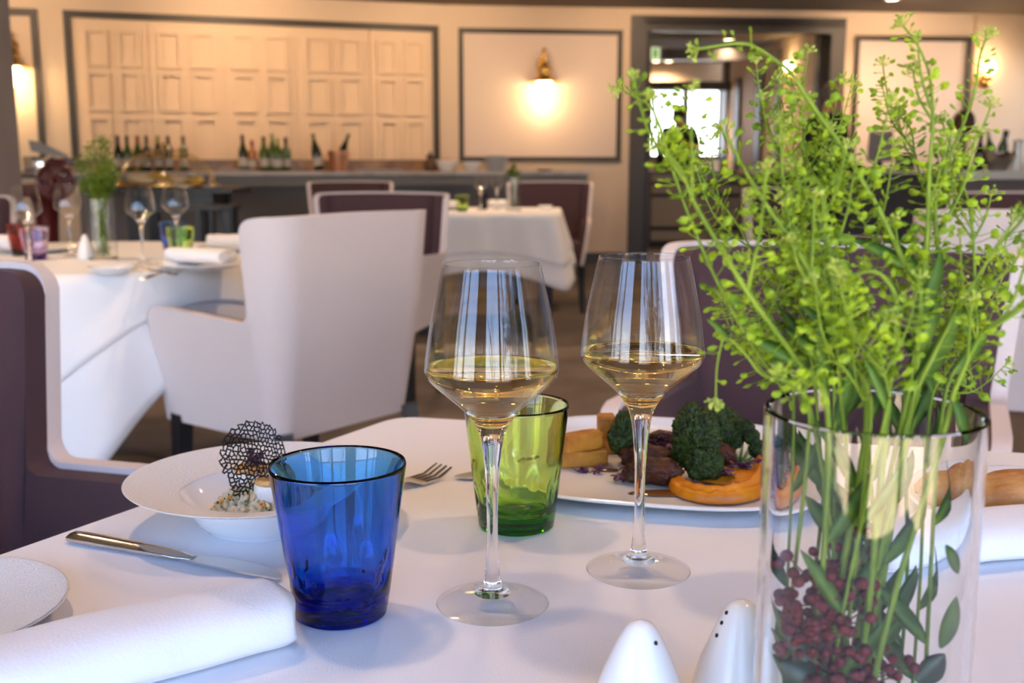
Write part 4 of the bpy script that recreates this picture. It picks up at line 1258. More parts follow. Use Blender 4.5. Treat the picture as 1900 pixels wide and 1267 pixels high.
# ------------------------------------------------------------------ buffet along the back walls
CTZ = 0.955
def off_corner(o):
    return BEND + (WL.n + WR.n) * (o / (1 + WL.n.dot(WR.n)))
s_left = WL.hit(118, 318, 0.75)[0]; s_right = WR.hit(1091, 330, 0.75)[0]
def strip_poly(o0, o1, sl, sr):
    a = [WL.pt(sl, o0, 0), off_corner(o0), WR.pt(sr, o0, 0), WR.pt(sr, o1, 0), off_corner(o1), WL.pt(sl, o1, 0)]
    return [(p.x, p.y) for p in a]
bf = thing('buffet_counter', 'long grey buffet counter with pale top under the cream panels', 'counter', (0, 0, 0))
obj('worktop', prism(strip_poly(0.066, 0.76, s_left - 0.02, s_right + 0.02), CTZ - 0.03, CTZ), M['stone'], bf, smooth=False)
obj('apron', prism(strip_poly(0.07, 0.735, s_left, s_right), CTZ - 0.125, CTZ - 0.03), M['counter'], bf, smooth=False)
obj('cabinet_body', prism(strip_poly(0.07, 0.60, s_left + 0.1, WR.hit(1043, 400, 0.6)[0]), 0.0, CTZ - 0.125), mat('counter_body', (0.19, 0.172, 0.16, 1), 0.55), bf, smooth=False)
obj('backsplash', prism(strip_poly(0.066, 0.09, s_left, WR.hit(835, 300)[0]), CTZ, CTZ + 0.11), M['marble'], bf, smooth=False)
def make_bottle(kind, m, foil, h=0.31, r=0.038, lab=True, seg=28):
    t = thing('wine_bottle', 'bottle', 'bottle')
    if kind == 'bordeaux': pr = [(0, 0), (r, 0.004), (r, h * .60), (r * .92, h * .66), (r * .45, h * .73), (r * .38, h * .78), (r * .37, h * .96), (r * .42, h * .965), (r * .42, h * .99), (0, h)]
    elif kind == 'sparkling': pr = [(0, 0), (r * 1.12, 0.004), (r * 1.12, h * .48), (r * 1.0, h * .58), (r * .6, h * .72), (r * .42, h * .80), (r * .38, h * .94), (r * .46, h * .95), (r * .46, h * .98), (0, h)]
    else: pr = [(0, 0), (r * 1.05, 0.004), (r * 1.05, h * .48), (r * .95, h * .56), (r * .6, h * .68), (r * .42, h * .76), (r * .36, h * .96), (r * .41, h * .965), (r * .41, h * .99), (0, h)]
    obj('glass_body', lathe(pr, seg), m, t)
    obj('foil', lathe([(r * .40, h * .80), (r * .405, h * .82), (r * .395, h * .955), (r * .46, h * .962), (r * .46, h * .992), (0, h * 1.003)], seg), foil, t)
    if lab:
        rr = r * (1.0 if kind == 'bordeaux' else 1.07) + 0.0012 + (0.0018 if kind == 'sparkling' else 0)
        bm = bmesh.new(); n = 14; a0 = R(-90 - 75); a1 = R(-90 + 75)
        z0, z1 = h * .14, h * .37
        lo = [bm.verts.new((rr * math.cos(a0 + (a1 - a0) * i / n), rr * math.sin(a0 + (a1 - a0) * i / n), z0)) for i in range(n + 1)]
        hi = [bm.verts.new((v.co.x, v.co.y, z1)) for v in lo]
        for i in range(n): bm.faces.new((lo[i], lo[i + 1], hi[i + 1], hi[i]))
        obj('label', bm, M['label'], t)
    return t
def on_counter(W, u, o, z=CTZ + 0.001):
    a, _ = W.hit(u, 312, o)
    return W.pt(a, o, z)
row = [(221, 'burgundy', 'bottle', 'foil_dark', 'black wine bottle, first of the row over the glass dome'), (238, 'burgundy', 'bottle_green', 'foil_dark', 'second wine bottle of the row over the glass dome'),
       (257, 'burgundy', 'bottle_green', 'foil_red', 'wine bottle with red neck foil over the glass dome'), (274, 'bordeaux', 'bottle', 'foil_dark', 'fourth wine bottle of the row behind the glass dome'),
       (295, 'burgundy', 'bottle', 'foil_gold', 'wine bottle with green neck foil behind the glass dome'), (314, 'bordeaux', 'bottle', 'foil_dark', 'pale labelled wine bottle behind the middle of the dome'),
       (342, 'bordeaux', 'bottle_green', 'foil_dark', 'wine bottle set apart at the end of the row by the dome')]
for u, kd, m, f, lb in row:
    b = make_bottle(kd, M[m], M[f], 0.315, 0.039); b.location = on_counter(WL, u, 0.42); b['label'] = lb; b['group'] = 'wine bottles over the glass dome'
row2 = [(452, 'burgundy', 'bottle', 'foil_dark', 0.33, 'tall dark bottle first in the middle cluster on the buffet', 0.42), (440 + 29, 'bordeaux', 'bottle_rose', 'foil_red', 0.28, 'amber bottle in the middle cluster on the buffet', 0.45),
        (491, 'sparkling', 'bottle_green', 'foil_dark', 0.315, 'sparkling wine bottle with pale label in the middle cluster', 0.42), (507, 'sparkling', 'bottle_green', 'foil_gold', 0.345, 'tallest bottle of the middle cluster on the buffet', 0.36),
        (517, 'burgundy', 'bottle_green', 'foil_gold', 0.30, 'bottle tucked behind the tallest one in the middle cluster', 0.50), (532, 'bordeaux', 'bottle_green', 'foil_dark', 0.31, 'last green bottle of the middle cluster on the buffet', 0.42)]
for u, kd, m, f, h, lb, o in row2:
    b = make_bottle(kd, M[m], M[f], h, 0.041); b.location = on_counter(WL, u, o); b['label'] = lb; b['group'] = 'bottles in the middle of the buffet'
b = make_bottle('sparkling', M['bottle'], M['foil_gold'], 0.34, 0.042); b.location = on_counter(WL, 593, 0.40); b.rotation_euler = (0, R(-9), 0); b.location.z += 0.007
b['label'] = 'leaning champagne bottle with gold neck between cluster and copper bucket'
bk = thing('ice_bucket', 'coppery ice bucket holding a slanted bottle on the buffet', 'bucket', on_counter(WL, 629, 0.42))
obj('bucket_body', lathe(smooth_prof([(0, 0.002), (0.065, 0.0), (0.075, 0.02), (0.095, 0.14), (0.10, 0.19)], 4) + [(0.096, 0.19), (0.07, 0.02), (0, 0.015)], 36), M['copper'], bk)
obj('handle', tube(catmull([(-0.10, 0, 0.16), (-0.125, 0, 0.14), (-0.12, 0, 0.10), (-0.094, 0, 0.11)], 5), 0.006), M['copper'], bk)
b = make_bottle('sparkling', M['bottle'], M['foil_dark'], 0.33, 0.036, False); b.location = on_counter(WL, 632, 0.42) + Vector((-0.015, 0, 0.022)); b.rotation_euler = (0, R(22), 0); b['label'] = 'dark bottle slanting out of the copper ice bucket'
b.location = b.location + Vector((-0.02, 0, 0.02))
# crockery on the counter
def bowl_on(u, W, r, h, label, m='china', o=0.5):
    p = on_counter(W, u, o)
    return tag(obj('serving_bowl', lathe(smooth_prof([(0, 0), (r * .5, 0.0), (r * .55, h * .1), (r * .85, h * .55), (r, h)], 4) + smooth_prof([(r * .96, h), (r * .8, h * .55), (r * .5, h * .16), (0, h * .12)], 4), 40), M[m], None, tuple(p)), label, 'bowl')
bowl_on(829, WR, 0.115, 0.105, 'white serving bowl nearest the dark panel frame on the buffet')
bowl_on(876, WR, 0.100, 0.090, 'second white serving bowl beside the plate stack on the buffet')
p = on_counter(WR, 827, 0.5, CTZ + 0.075)
for i, (dx, dy, r) in enumerate(((-0.03, 0, .038), (0.03, 0.01, .04), (0.0, -0.03, .036))):
    tag(obj('fruit', blob(r, 3, .05, 1.5, (1, 1, .95), i), mat('peach_skin', (0.70, 0.30, 0.10, 1), 0.5) if i == 0 else bpy.data.materials['peach_skin'], None, (p.x + dx, p.y + dy, p.z + 0.012)), 'orange fruit heaped in the white serving bowl', 'fruit', 'fruit in the serving bowl')
for i in range(14):
    p = on_counter(WR, 921, 0.45, CTZ + 0.0015 + 0.0105 * i)
    tag(obj('dinner_plate', lathe([(0.06, 0), (0.07, 0.001), (0.125, 0.009), (0.126, 0.0105), (0.12, 0.0102), (0.07, 0.004), (0, 0.0035)], 32), M['china'], None, tuple(p)), 'white plate in the tall stack at the buffet end', 'plate', 'plates stacked on the buffet')
p = on_counter(WL, 799, 0.45)
jr = thing('jar', 'small dark jar with a lid by the serving bowls', 'jar', tuple(p))
obj('jar_body', lathe(smooth_prof([(0, 0), (0.05, 0.0), (0.065, 0.04), (0.06, 0.09), (0.035, 0.12), (0.035, 0.135), (0, 0.135)], 4), 28), M['twig'], jr)
obj('lid', lathe([(0.042, 0.135), (0.042, 0.15), (0.01, 0.16), (0.012, 0.185), (0, 0.19)], 28), M['black_wood'], jr)
p = on_counter(WL, 702, 0.48)
tag(obj('white_platter', platter(0.24, 0.13, 2.4, 48), M['china'], None, tuple(p), (0, 0, R(19))), 'low white platter lying on the buffet beyond the copper bucket', 'plate')
p = on_counter(WL, 440, 0.62)
tag(obj('white_platter', platter(0.18, 0.11, 2.4, 48), M['china'], None, tuple(p), (0, 0, R(19))), 'white platter on the buffet below the middle bottle cluster', 'plate')
for u, lb in ((1010, 'small white dish near the end of the buffet counter'),):
    p = on_counter(WR, u, 0.45)
    dish('small_dish', M['marble'], 'small brown dish near the end of the buffet counter', 'dish', flat_plate(0.09), tuple(p), 32)
# candle stands glimpsed at the far left
# ------------------------------------------------------------------ black serving table with the domed display
DY = 8.35
sx0, sx1 = at(228, 350, DY).x, at(432, 350, DY).x
SZ = at(330, 349, DY).z
st = thing('serving_table', 'black serving table carrying the clear food dome', 'table', ((sx0 + sx1) / 2, DY + 0.25, 0))
Wd = sx1 - sx0
o = obj('table_top', bx((0, 0, SZ - 0.02), (Wd, 0.62, 0.04)), M['black_wood'], st, smooth=False); bevel(o, 0.005)
for sx in (-1, 1):
    for sy in (-1, 1):
        obj('leg', bx((sx * (Wd / 2 - 0.07) - (0.12 if sx > 0 else 0), sy * 0.24, (SZ - 0.04) / 2), (0.075, 0.075, SZ - 0.04)), M['black_wood'], st, smooth=False)
obj('apron', bx((-0.06, 0, SZ - 0.11), (Wd - 0.24, 0.48, 0.14)), M['black_wood'], st, smooth=False)
bpx = at(397, 380, 8.0)
bn = thing('low_stool', 'low black stool beside the serving table', 'stool', (bpx.x, 8.05, 0))
bz = at(397, 380, 8.0).z
o = obj('stool_seat', bx((0, 0, bz - 0.02), (0.30, 0.24, 0.04)), M['black_wood'], bn, smooth=False); bevel(o, 0.005)
for sx in (-1, 1):
    for sy in (-1, 1): obj('leg', bx((sx * 0.11, sy * 0.08, (bz - 0.04) / 2), (0.05, 0.05, bz - 0.04)), M['black_wood'], bn, smooth=False)
dc = at(305, 345, DY + 0.2); dr = (at(400, 330, DY).x - at(208, 330, DY).x) / 2
dm = thing('food_dome', 'clear domed food display with golden base on the black serving table', 'food display', (dc.x, DY + 0.25, SZ))
o = obj('base_tray', lathe([(0, 0), (dr * 0.98, 0), (dr, 0.012), (dr * 1.0, 0.035), (dr * 0.95, 0.035), (dr * 0.93, 0.014), (0, 0.012)], 48), M['brass'], dm)
o.scale = (1, 0.66, 1)
hh = at(305, 277, DY).z - SZ
o = obj('dome_cover', lathe([(dr * .95 * math.cos(R(a)), 0.03 + (hh - 0.03) * math.sin(R(a))) for a in range(0, 86, 5)] + [(0, hh)], 48), M['dome'], dm); o.scale = (1, 0.66, 1)
for yy in (-0.55, 0.0, 0.55):
    k = math.sqrt(1 - yy * yy)
    obj('dome_rib', tube([(dr * .96 * k * math.cos(R(a)), dr * .63 * yy, 0.03 + (hh - 0.03) * k * math.sin(R(a))) for a in range(0, 181, 6)], 0.005, 6), M['brass'], dm)
obj('handle', lathe([(0.012, hh - 0.004), (0.014, hh + 0.02), (0.028, hh + 0.035), (0.02, hh + 0.05), (0, hh + 0.055)], 20), M['brass'], dm)
rnd = random.Random(5)
for i, (dx, dy, r) in enumerate(((-0.22, 0, .075), (-0.06, .03, .085), (0.10, -.02, .07), (0.23, .02, .06), (-0.13, -.08, .055), (0.03, -.09, .05))):
    tag(obj('cheese_piece', blob(r, 3, .08, 1.5, (1.2, .9, .6), i), M['ochre'] if i % 2 else M['rice'], None, (dc.x + dx, DY + 0.25 + dy, SZ + 0.014 + r * 0.69)), 'piece of cheese under the clear food dome', 'cheese', 'cheese pieces under the clear dome')
for u, w, lb in ((343, .06, 'small white plate on the black serving table under the dome'), (390, .085, 'white plate at the end of the black serving table')):
    p = at(u, 345, DY); dish('side_plate', M['china'], lb, 'plate', flat_plate(w), (p.x, DY + 0.02, SZ), 32)

# ------------------------------------------------------------------ red flywheel slicer at the far left
LY = 7.9
wc = at(112, 337, LY)
sl = thing('meat_slicer', 'dark red flywheel meat slicer beside the column', 'slicer', (wc.x - 0.16, LY + 0.1, 0))
gx = lambda u: at(u, 330, LY).x - sl.location.x
gz = lambda v: at(80, v, LY).z
obj('pedestal', lathe(smooth_prof([(0.0, 0), (0.24, 0.0), (0.23, 0.04), (0.10, 0.12), (0.075, 0.4), (0.10, gz(365) - 0.03), (0.17, gz(365))], 4) + [(0, gz(365))], 32), M['slicer_red'], sl)
o = obj('body', bx(((gx(34) + gx(100)) / 2, 0.0, (gz(352) + gz(365)) / 2 + 0.02), (gx(100) - gx(34), 0.34, gz(340) - gz(365))), M['slicer_red'], sl); bevel(o, 0.015, 3)
o = obj('carriage', bx(((gx(34) + gx(90)) / 2, 0.02, gz(322)), (gx(92) - gx(34), 0.30, 0.02)), M['steel'], sl); bevel(o, 0.004)
M['grey_metal'] = mat('grey_metal', (0.22, 0.21, 0.20, 1), 0.45, metal=0.7)
o = obj('meat_clamp', bx((gx(62), 0.02, (gz(290) + gz(320)) / 2), (0.16, 0.2, gz(290) - gz(320))), M['steel'], sl); bevel(o, 0.01)
bm = bmesh.new(); add_prism(bm, [(gx(30), gz(258)), (gx(50), gz(262)), (gx(104), gz(288)), (gx(100), gz(294)), (gx(34), gz(280))], -0.16, -0.14)
bmesh.ops.rotate(bm, matrix=Matrix.Rotation(R(90), 3, 'X'), verts=bm.verts)
obj('blade_guard', fixn(bm), M['grey_metal'], sl, smooth=False)
o = obj('upper_arm', bx((gx(105), 0.05, gz(300)), (0.22, 0.1, 0.05)), M['slicer_red'], sl); bevel(o, 0.01)
fx, fz, fr = gx(113), gz(337), 0.125
bm = bmesh.new()
for rr, w in ((fr, 0.016), (fr * .25, 0.02)):
    n = 40; ring = []
    add_tube(bm, [(fx + rr * math.cos(2 * math.pi * i / n), -0.20, fz + rr * math.sin(2 * math.pi * i / n)) for i in range(n + 1)], w, 8)
for k in range(6):
    a = k * math.pi / 3
    add_tube(bm, [(fx, -0.20, fz), (fx + fr * math.cos(a), -0.20, fz + fr * math.sin(a))], 0.012, 6)
add_tube(bm, [(fx, -0.205, fz), (fx, 0.0, fz)], 0.03, 12)
bmc = bmesh.new(); bmesh.ops.create_cone(bmc, cap_ends=True, segments=40, radius1=fr, radius2=fr, depth=0.012, matrix=Matrix.Translation((fx, -0.19, fz)) @ Matrix.Rotation(R(90), 4, 'X'))
fw = obj('flywheel', bm, M['slicer_red'], sl)
obj('wheel_disc', bmc, M['slicer_red'], fw, smooth=False)
obj('crank_handle', tube([(fx + fr * .7, -0.21, fz + fr * .4), (fx + fr * .7, -0.30, fz + fr * .4)], 0.014, 10), M['steel'], fw)
obj('slicer_post', tube([(gx(90), -0.12, gz(300)), (gx(89), -0.12, gz(345))], 0.022, 10), M['steel'], sl)
lt = thing('side_stand', 'low red-brown stand carrying the slicer frame', 'stand', (0, 0, 0)) if False else None

# ------------------------------------------------------------------ right-hand service area
# dark service counter behind the herbs
KY = 9.5
kx0, kx1 = at(1400, 320, KY).x, at(1735, 320, KY).x
kz = at(1600, 316, KY).z
kc = thing('service_counter', 'black service counter with pale top half hidden by the herbs', 'counter', ((kx0 + kx1) / 2, KY + 0.3, 0))
obj('body', bx((0, 0, (kz - 0.03) / 2), (kx1 - kx0, 0.56, kz - 0.03)), M['black_wood'], kc, smooth=False)
o = obj('counter_top', bx((0, 0, kz - 0.015), (kx1 - kx0 + 0.06, 0.62, 0.03)), M['stone'], kc, smooth=False)
for sx in (-1, 0, 1): obj('door_panel', bx((sx * (kx1 - kx0) / 3, -0.287, (kz - 0.03) / 2), ((kx1 - kx0) / 3 - 0.03, 0.014, kz - 0.14)), M['foil_dark'], kc, smooth=False)
p = at(1632, 302, KY + 0.3)
dsp = thing('display_screen', 'grey flat screen seen from behind on the dark service counter', 'screen', (p.x, KY + 0.3, kz))
zt = at(1632, 243, KY + 0.3).z - kz; zb = at(1632, 300, KY + 0.3).z - kz
bm = bmesh.new(); w0 = (at(1655, 300, KY).x - at(1605, 300, KY).x) / 2
add_prism(bm, [(-w0, zb), (w0, zb), (w0 * .88, zt), (-w0 * .88, zt)], -0.015, 0.015); bmesh.ops.rotate(bm, matrix=Matrix.Rotation(R(90), 3, 'X'), verts=bm.verts)
o = obj('screen_back', fixn(bm), M['grey_screen'], dsp, smooth=False); bevel(o, 0.006)
obj('screen_stand', bx((0, 0.01, zb / 2 + 0.01), (0.05, 0.03, zb + 0.02)), M['black_wood'], dsp, smooth=False)
obj('screen_foot', bx((0, 0.0, 0.006), (0.20, 0.14, 0.012)), M['black_wood'], dsp, smooth=False)
p = at(1683, 300, KY + 0.2)
o = tag(obj('black_box', bx((0, 0, 0.07), (0.13, 0.14, 0.14)), M['foil_dark'], None, (p.x, KY + 0.25, kz), smooth=False), 'small black box standing on the service counter right of the screen', 'box'); bevel(o, 0.008)
p = at(1752, 226, 9.9); 
# dark oval ornament behind the herbs
BY = 9.15
bx0, bx1 = at(1668, 330, BY).x, 5.9
bz1 = at(1800, 317, BY).z
bar = thing('white_topped_bar', 'pale topped bar below the bottles at the right edge', 'bar', ((bx0 + bx1) / 2, BY + 0.35, 0)) 
bar.location.x = (kx1 + 0.08 + bx1) / 2; bw = bx1 - kx1 - 0.08
o = obj('bar_top', bx((0, 0, bz1 - 0.035), (bw, 0.70, 0.07)), M['white_paint'], bar, smooth=False); bevel(o, 0.006)
obj('bar_front', bx((0.0, 0.04, (bz1 - 0.07) / 2), (bw - 0.08, 0.58, bz1 - 0.07)), mat('bar_paint', (0.17, 0.145, 0.145, 1), 0.5), bar, smooth=False)
def on_bar(u, y=BY + 0.25): 
    return Vector((at(u, 310, y).x, y, bz1))
b = make_bottle('burgundy', M['bottle'], M['foil_dark'], 0.31, 0.042, False); b.location = on_bar(1816); b['label'] = 'black bottle standing on the pale bar beside the wine cooler bowl'
wb_ = thing('wine_cooler', 'pale bowl-shaped wine cooler full of bottles on the bar', 'wine cooler', tuple(on_bar(1850)))
obj('cooler_bowl', lathe(smooth_prof([(0, 0), (0.08, 0.0), (0.09, 0.02), (0.13, 0.08), (0.165, 0.16)], 4) + smooth_prof([(0.158, 0.16), (0.12, 0.085), (0.07, 0.03), (0, 0.02)], 4), 40), M['steel'], wb_)
for i, (dx, dy, tx, ty, m, f, lb) in enumerate(((-0.045, 0.0, -4, -9, 'bottle_green', 'foil_gold', 'gold necked bottle leaning in the wine cooler'), (0.03, 0.02, 3, 8, 'bottle', 'foil_dark', 'dark bottle leaning the other way in the wine cooler'), (0.0, -0.04, 8, 2, 'bottle_green', 'foil_dark', 'front bottle in the wine cooler'))):
    b = make_bottle('burgundy', M[m], M[f], 0.30, 0.036, False); b.location = on_bar(1850) + Vector((dx, dy, 0.045)); b.rotation_euler = (R(tx), R(ty), 0); b['label'] = lb
p = on_bar(1886)
tag(obj('carafe', lathe(smooth_prof([(0, 0), (0.04, 0.0), (0.042, 0.01), (0.042, 0.24), (0.04, 0.25)], 3) + smooth_prof([(0.037, 0.25), (0.038, 0.02), (0, 0.014)], 3), 28), M['china'], None, tuple(p)), 'tall white cylinder beside the wine cooler on the bar', 'carafe')
p = on_bar(1753, BY + 0.3)
lm = thing('dark_ornament', 'dark round headed ornament behind the herb flowers on the bar', 'lamp', (max(p.x, kx1 + 0.2), p.y, bz1))  # unidentified dark round form, built as a ball on a stand
zc = at(1752, 226, BY + 0.3).z - bz1
obj('ornament_base', bx((0, 0, 0.05), (0.10, 0.10, 0.10)), M['foil_dark'], lm, smooth=False)
obj('pole', tube([(0, 0, 0.1), (0, 0, zc)], 0.008, 8), M['foil_dark'], lm)
obj('ornament_head', blob(0.095, 3, 0.0, 1, (1, 1, 1.12)), M['twig'], lm, (0, 0, zc))

# sideboard in the hall with flowers
QY = 13.3
qx0, qx1 = at(1207, 320, QY).x, at(1420, 320, QY).x
qz = at(1300, 318, QY).z
sb = thing('sideboard', 'grey sideboard of wide drawers in the hall beyond the doorway', 'sideboard', ((qx0 + qx1) / 2, QY + 0.28, 0))
obj('carcass', bx((0, 0, (qz - 0.04) / 2), (qx1 - qx0, 0.5, qz - 0.04)), M['black_wood'], sb, smooth=False)
obj('top', bx((0, 0, qz - 0.02), (qx1 - qx0 + 0.04, 0.56, 0.04)), M['slate'], sb, smooth=False)
for v0, v1 in ((321, 337), (343, 359), (366, 420), (428, 446)):
    z0, z1 = at(1300, v1, QY).z, at(1300, v0, QY).z
    d = obj('drawer', bx((0, -0.262, (z0 + z1) / 2), (qx1 - qx0 - 0.04, 0.03, z1 - z0)), M['counter'], sb, smooth=False)
p = at(1281, 300, QY + 0.2)
fv = thing('flower_vase', 'dark vase of yellow flowers on the hall sideboard', 'flowers', (p.x, QY + 0.25, qz))
obj('vase_body', lathe(smooth_prof([(0, 0), (0.05, 0), (0.07, 0.06), (0.045, 0.14), (0.05, 0.17)], 4) + [(0.045, 0.17), (0, 0.03)], 24), M['black_wood'], fv)
rnd = random.Random(2)
for i in range(9):
    q = Vector((rnd.uniform(-.10, .10), rnd.uniform(-.06, .06), 0.17 + rnd.uniform(.04, .20)))
    obj('flower_stalk', tube([(0, 0, 0.1), tuple(q)], 0.004, 5), M['stem'], fv)
    obj('flower', blob(0.035, 2, .25, 3, (1, 1, .7), i), M['yellow'], fv, tuple(q))

# ------------------------------------------------------------------ people
def fuse(bm, vox):
    """one continuous skin from overlapping volumes"""
    me = bpy.data.meshes.new('fused'); bm.to_mesh(me); bm.free()
    o = bpy.data.objects.new('fused', me); COL.objects.link(o)
    md = o.modifiers.new('r', 'REMESH'); md.mode = 'VOXEL'; md.voxel_size = vox
    m2 = o.modifiers.new('s', 'SMOOTH'); m2.factor = 0.5; m2.iterations = 4
    dg = bpy.context.evaluated_depsgraph_get()
    em = bpy.data.meshes.new_from_object(o.evaluated_get(dg))
    bpy.data.objects.remove(o); bpy.data.meshes.remove(me)
    out = bmesh.new(); out.from_mesh(em); bpy.data.meshes.remove(em)
    return out
def ell(bm, c, s, rot=None):
    m = Matrix.Translation(c) @ (rot.to_matrix().to_4x4() if rot else Matrix()) @ Matrix.Diagonal((s[0], s[1], s[2], 1))
    bmesh.ops.create_icosphere(bm, subdivisions=3, radius=1.0, matrix=m)
def limb(bm, pts, rad): 
    P = catmull(pts, 6); n = len(P); r = []
    for i in range(n):
        f = i / (n - 1) * (len(rad) - 1); k = min(int(f), len(rad) - 2); r.append(rad[k] * (1 - (f - k)) + rad[k + 1] * (f - k))
    add_tube(bm, P, r, 14)
    for p, q in ((P[0], r[0]), (P[-1], r[-1])): ell(bm, p, (q, q, q))
def person(label, loc, rz, h, look=0.0, jacket='suit', hair='grey_hair', bald=True, arms='front'):
    """local +Y is the way the body faces"""
    k = h / 1.75
    root = thing('person', label, 'person', loc, rz)
    root.scale = (k, k, k)
    def arm_pts(sx):
        if arms == 'front': return [(sx * .185, 0.0, 1.41), (sx * .235, -0.01, 1.26), (sx * .235, 0.02, 1.12), (sx * .19, 0.16, 1.04), (sx * .12, 0.28, 1.03)]
        return [(sx * .185, 0, 1.41), (sx * .235, -0.01, 1.27), (sx * .25, 0.0, 1.10), (sx * .25, 0.04, .95), (sx * .24, 0.08, .83)]
    bm = bmesh.new()
    tilt = Euler((R(-look), 0, 0))
    hc = Vector((0, 0.035 + 0.03 * math.sin(R(look)), 1.625))
    def H(x, y, z): return hc + tilt.to_matrix() @ Vector((x, y, z))
    ell(bm, H(0, -0.012, 0.035), (.076, .096, .088), tilt)          # skull
    ell(bm, H(0, 0.025, -0.045), (.058, .066, .072), tilt)          # face
    ell(bm, H(0, 0.058, -0.090), (.030, .028, .026), tilt)          # chin
    ell(bm, H(0, 0.096, -0.022), (.013, .020, .026), tilt)          # nose
    ell(bm, H(0, 0.078, 0.014), (.048, .018, .012), tilt)           # brow
    ell(bm, H(0, 0.082, -0.062), (.024, .012, .010), tilt)          # lips
    for sx in (-1, 1):
        ell(bm, H(sx * .078, -0.012, -0.015), (.010, .020, .030), tilt)   # ears
        ell(bm, H(sx * .040, 0.058, -0.030), (.020, .018, .018), tilt)    # cheeks
    limb(bm, [(0, -0.005, 1.42), tuple(hc + Vector((0, -0.02, -0.09)))], [.062, .058])
    limb(bm, [(0, 0, 1.0), (0, 0.0, 1.2), (0, 0, 1.36)], [.100, .105, .095])
    limb(bm, [(-.15, 0, 1.395), (.15, 0, 1.395)], [.060, .060])
    ell(bm, Vector((0, 0, .95)), (.145, .095, .12))
    for sx in (-1, 1):
        limb(bm, arm_pts(sx), [.050, .045, .040, .034, .027])
        limb(bm, [(sx * .09, 0, .92), (sx * .10, 0.01, .50), (sx * .105, -0.01, .09)], [.085, .058, .040])
        limb(bm, [(sx * .105, -0.03, .05), (sx * .115, 0.10, .035), (sx * .118, 0.17, .028)], [.042, .038, .028])
        a = [Vector(p) for p in arm_pts(sx)]; d = (a[-1] - a[-2]).normalized(); w = a[-1]
        side = Vector((1, 0, 0)) if arms == 'front' else Vector((0, 1, 0))
        palm = w + d * 0.05
        ell(bm, palm, (.036, .045, .018) if arms == 'front' else (.018, .036, .048))
        for f in range(4):
            o0 = palm + side * ((f - 1.5) * .017) + d * .035
            dn = Vector((0, 0, -1)) if arms == 'front' else Vector((-sx, 0, 0)) * 0.6
            ln = (.058, .066, .062, .050)[f]
            limb(bm, [tuple(o0), tuple(o0 + d * ln * .55), tuple(o0 + d * ln * .9 + dn * ln * .35)], [.0092, .0085, .007])
        tb = palm - side * sx * .03 if arms == 'front' else palm + side * .032
        limb(bm, [tuple(tb - d * .015), tuple(tb + (-side * sx if arms == 'front' else side) * .02 + d * .02), tuple(tb + (-side * sx if arms == 'front' else side) * .018 + d * .05)], [.012, .0105, .008])
    obj('body', fuse(bm, 0.0085), M['skin'], root)
    # jacket, trousers, shirt, shoes
    bm = bmesh.new()
    limb(bm, [(0, 0, .86), (0, 0.0, 1.05), (0, 0, 1.24), (0, 0, 1.375)], [.178, .158, .165, .13])
    for v in bm.verts: v.co.y *= 0.80
    limb(bm, [(-.165, -0.005, 1.395), (.165, -0.005, 1.395)], [.078, .078])
    for sx in (-1, 1):
        a = arm_pts(sx); limb(bm, [a[0], a[1], a[2], a[3], tuple(Vector(a[3]) * .35 + Vector(a[4]) * .65)], [.066, .062, .056, .050, .044])
    obj('jacket', fuse(bm, 0.014), M[jacket], root)
    bm = bmesh.new(); ell(bm, Vector((0, 0, .93)), (.172, .122, .13))
    for sx in (-1, 1): limb(bm, [(sx * .09, 0, .90), (sx * .10, 0.01, .50), (sx * .105, -0.01, .07)], [.097, .075, .062])
    obj('trousers', fuse(bm, 0.016), M[jacket], root)
    bm = bmesh.new(); add_lathe(bm, smooth_prof([(.072, 1.40), (.069, 1.45), (.066, 1.482)], 4) + smooth_prof([(.060, 1.482), (.062, 1.44)], 3), 28, close=True)
    for v in bm.verts: v.co.y += 0.002 + (0.012 if v.co.y > 0 else 0)
    obj('shirt_collar', fixn(bm), M['shirt'], root)
    for sx in (-1, 1):
        bm = bmesh.new(); limb(bm, [(sx * .105, -0.035, .052), (sx * .115, 0.10, .042), (sx * .118, 0.19, .036)], [.050, .046, .036])
        for v in bm.verts: v.co.z = max(v.co.z, 0.0)
        obj('shoe', bm, M['black_wood'], root)
    bm = bmesh.new()
    ell(bm, Vector((0, -0.018, 0.030)), (.082, .100, .094))
    for v in list(bm.verts):
        pass
    dele = [v for v in bm.verts if (v.co.y > (-0.004 if bald else 0.045) and v.co.z < 0.07) or v.co.z < -0.055 or (bald and v.co.z > 0.045) or v.co.y > 0.055]
    bmesh.ops.delete(bm, geom=dele, context='VERTS')
    bmesh.ops.transform(bm, matrix=Matrix.Translation(hc) @ tilt.to_matrix().to_4x4(), verts=bm.verts)
    ho = obj('hair', bm, M[hair], root); md = ho.modifiers.new('t', 'SOLIDIFY'); md.thickness = 0.012; md.offset = -0.6
    return root
mp = at(1542, 150, 8.75)
person('balding grey haired man in dark suit standing in the doorway looking down', (mp.x - 0.02, 8.75, 0), R(-72), mp.z * 1.0, 22)
hp = at(1262, 195, 14.8)
person('dark silhouetted person standing before the bright hall window', (hp.x, 14.85, 0), R(14), hp.z, 5, 'suit', 'dark_hair', False, 'down')

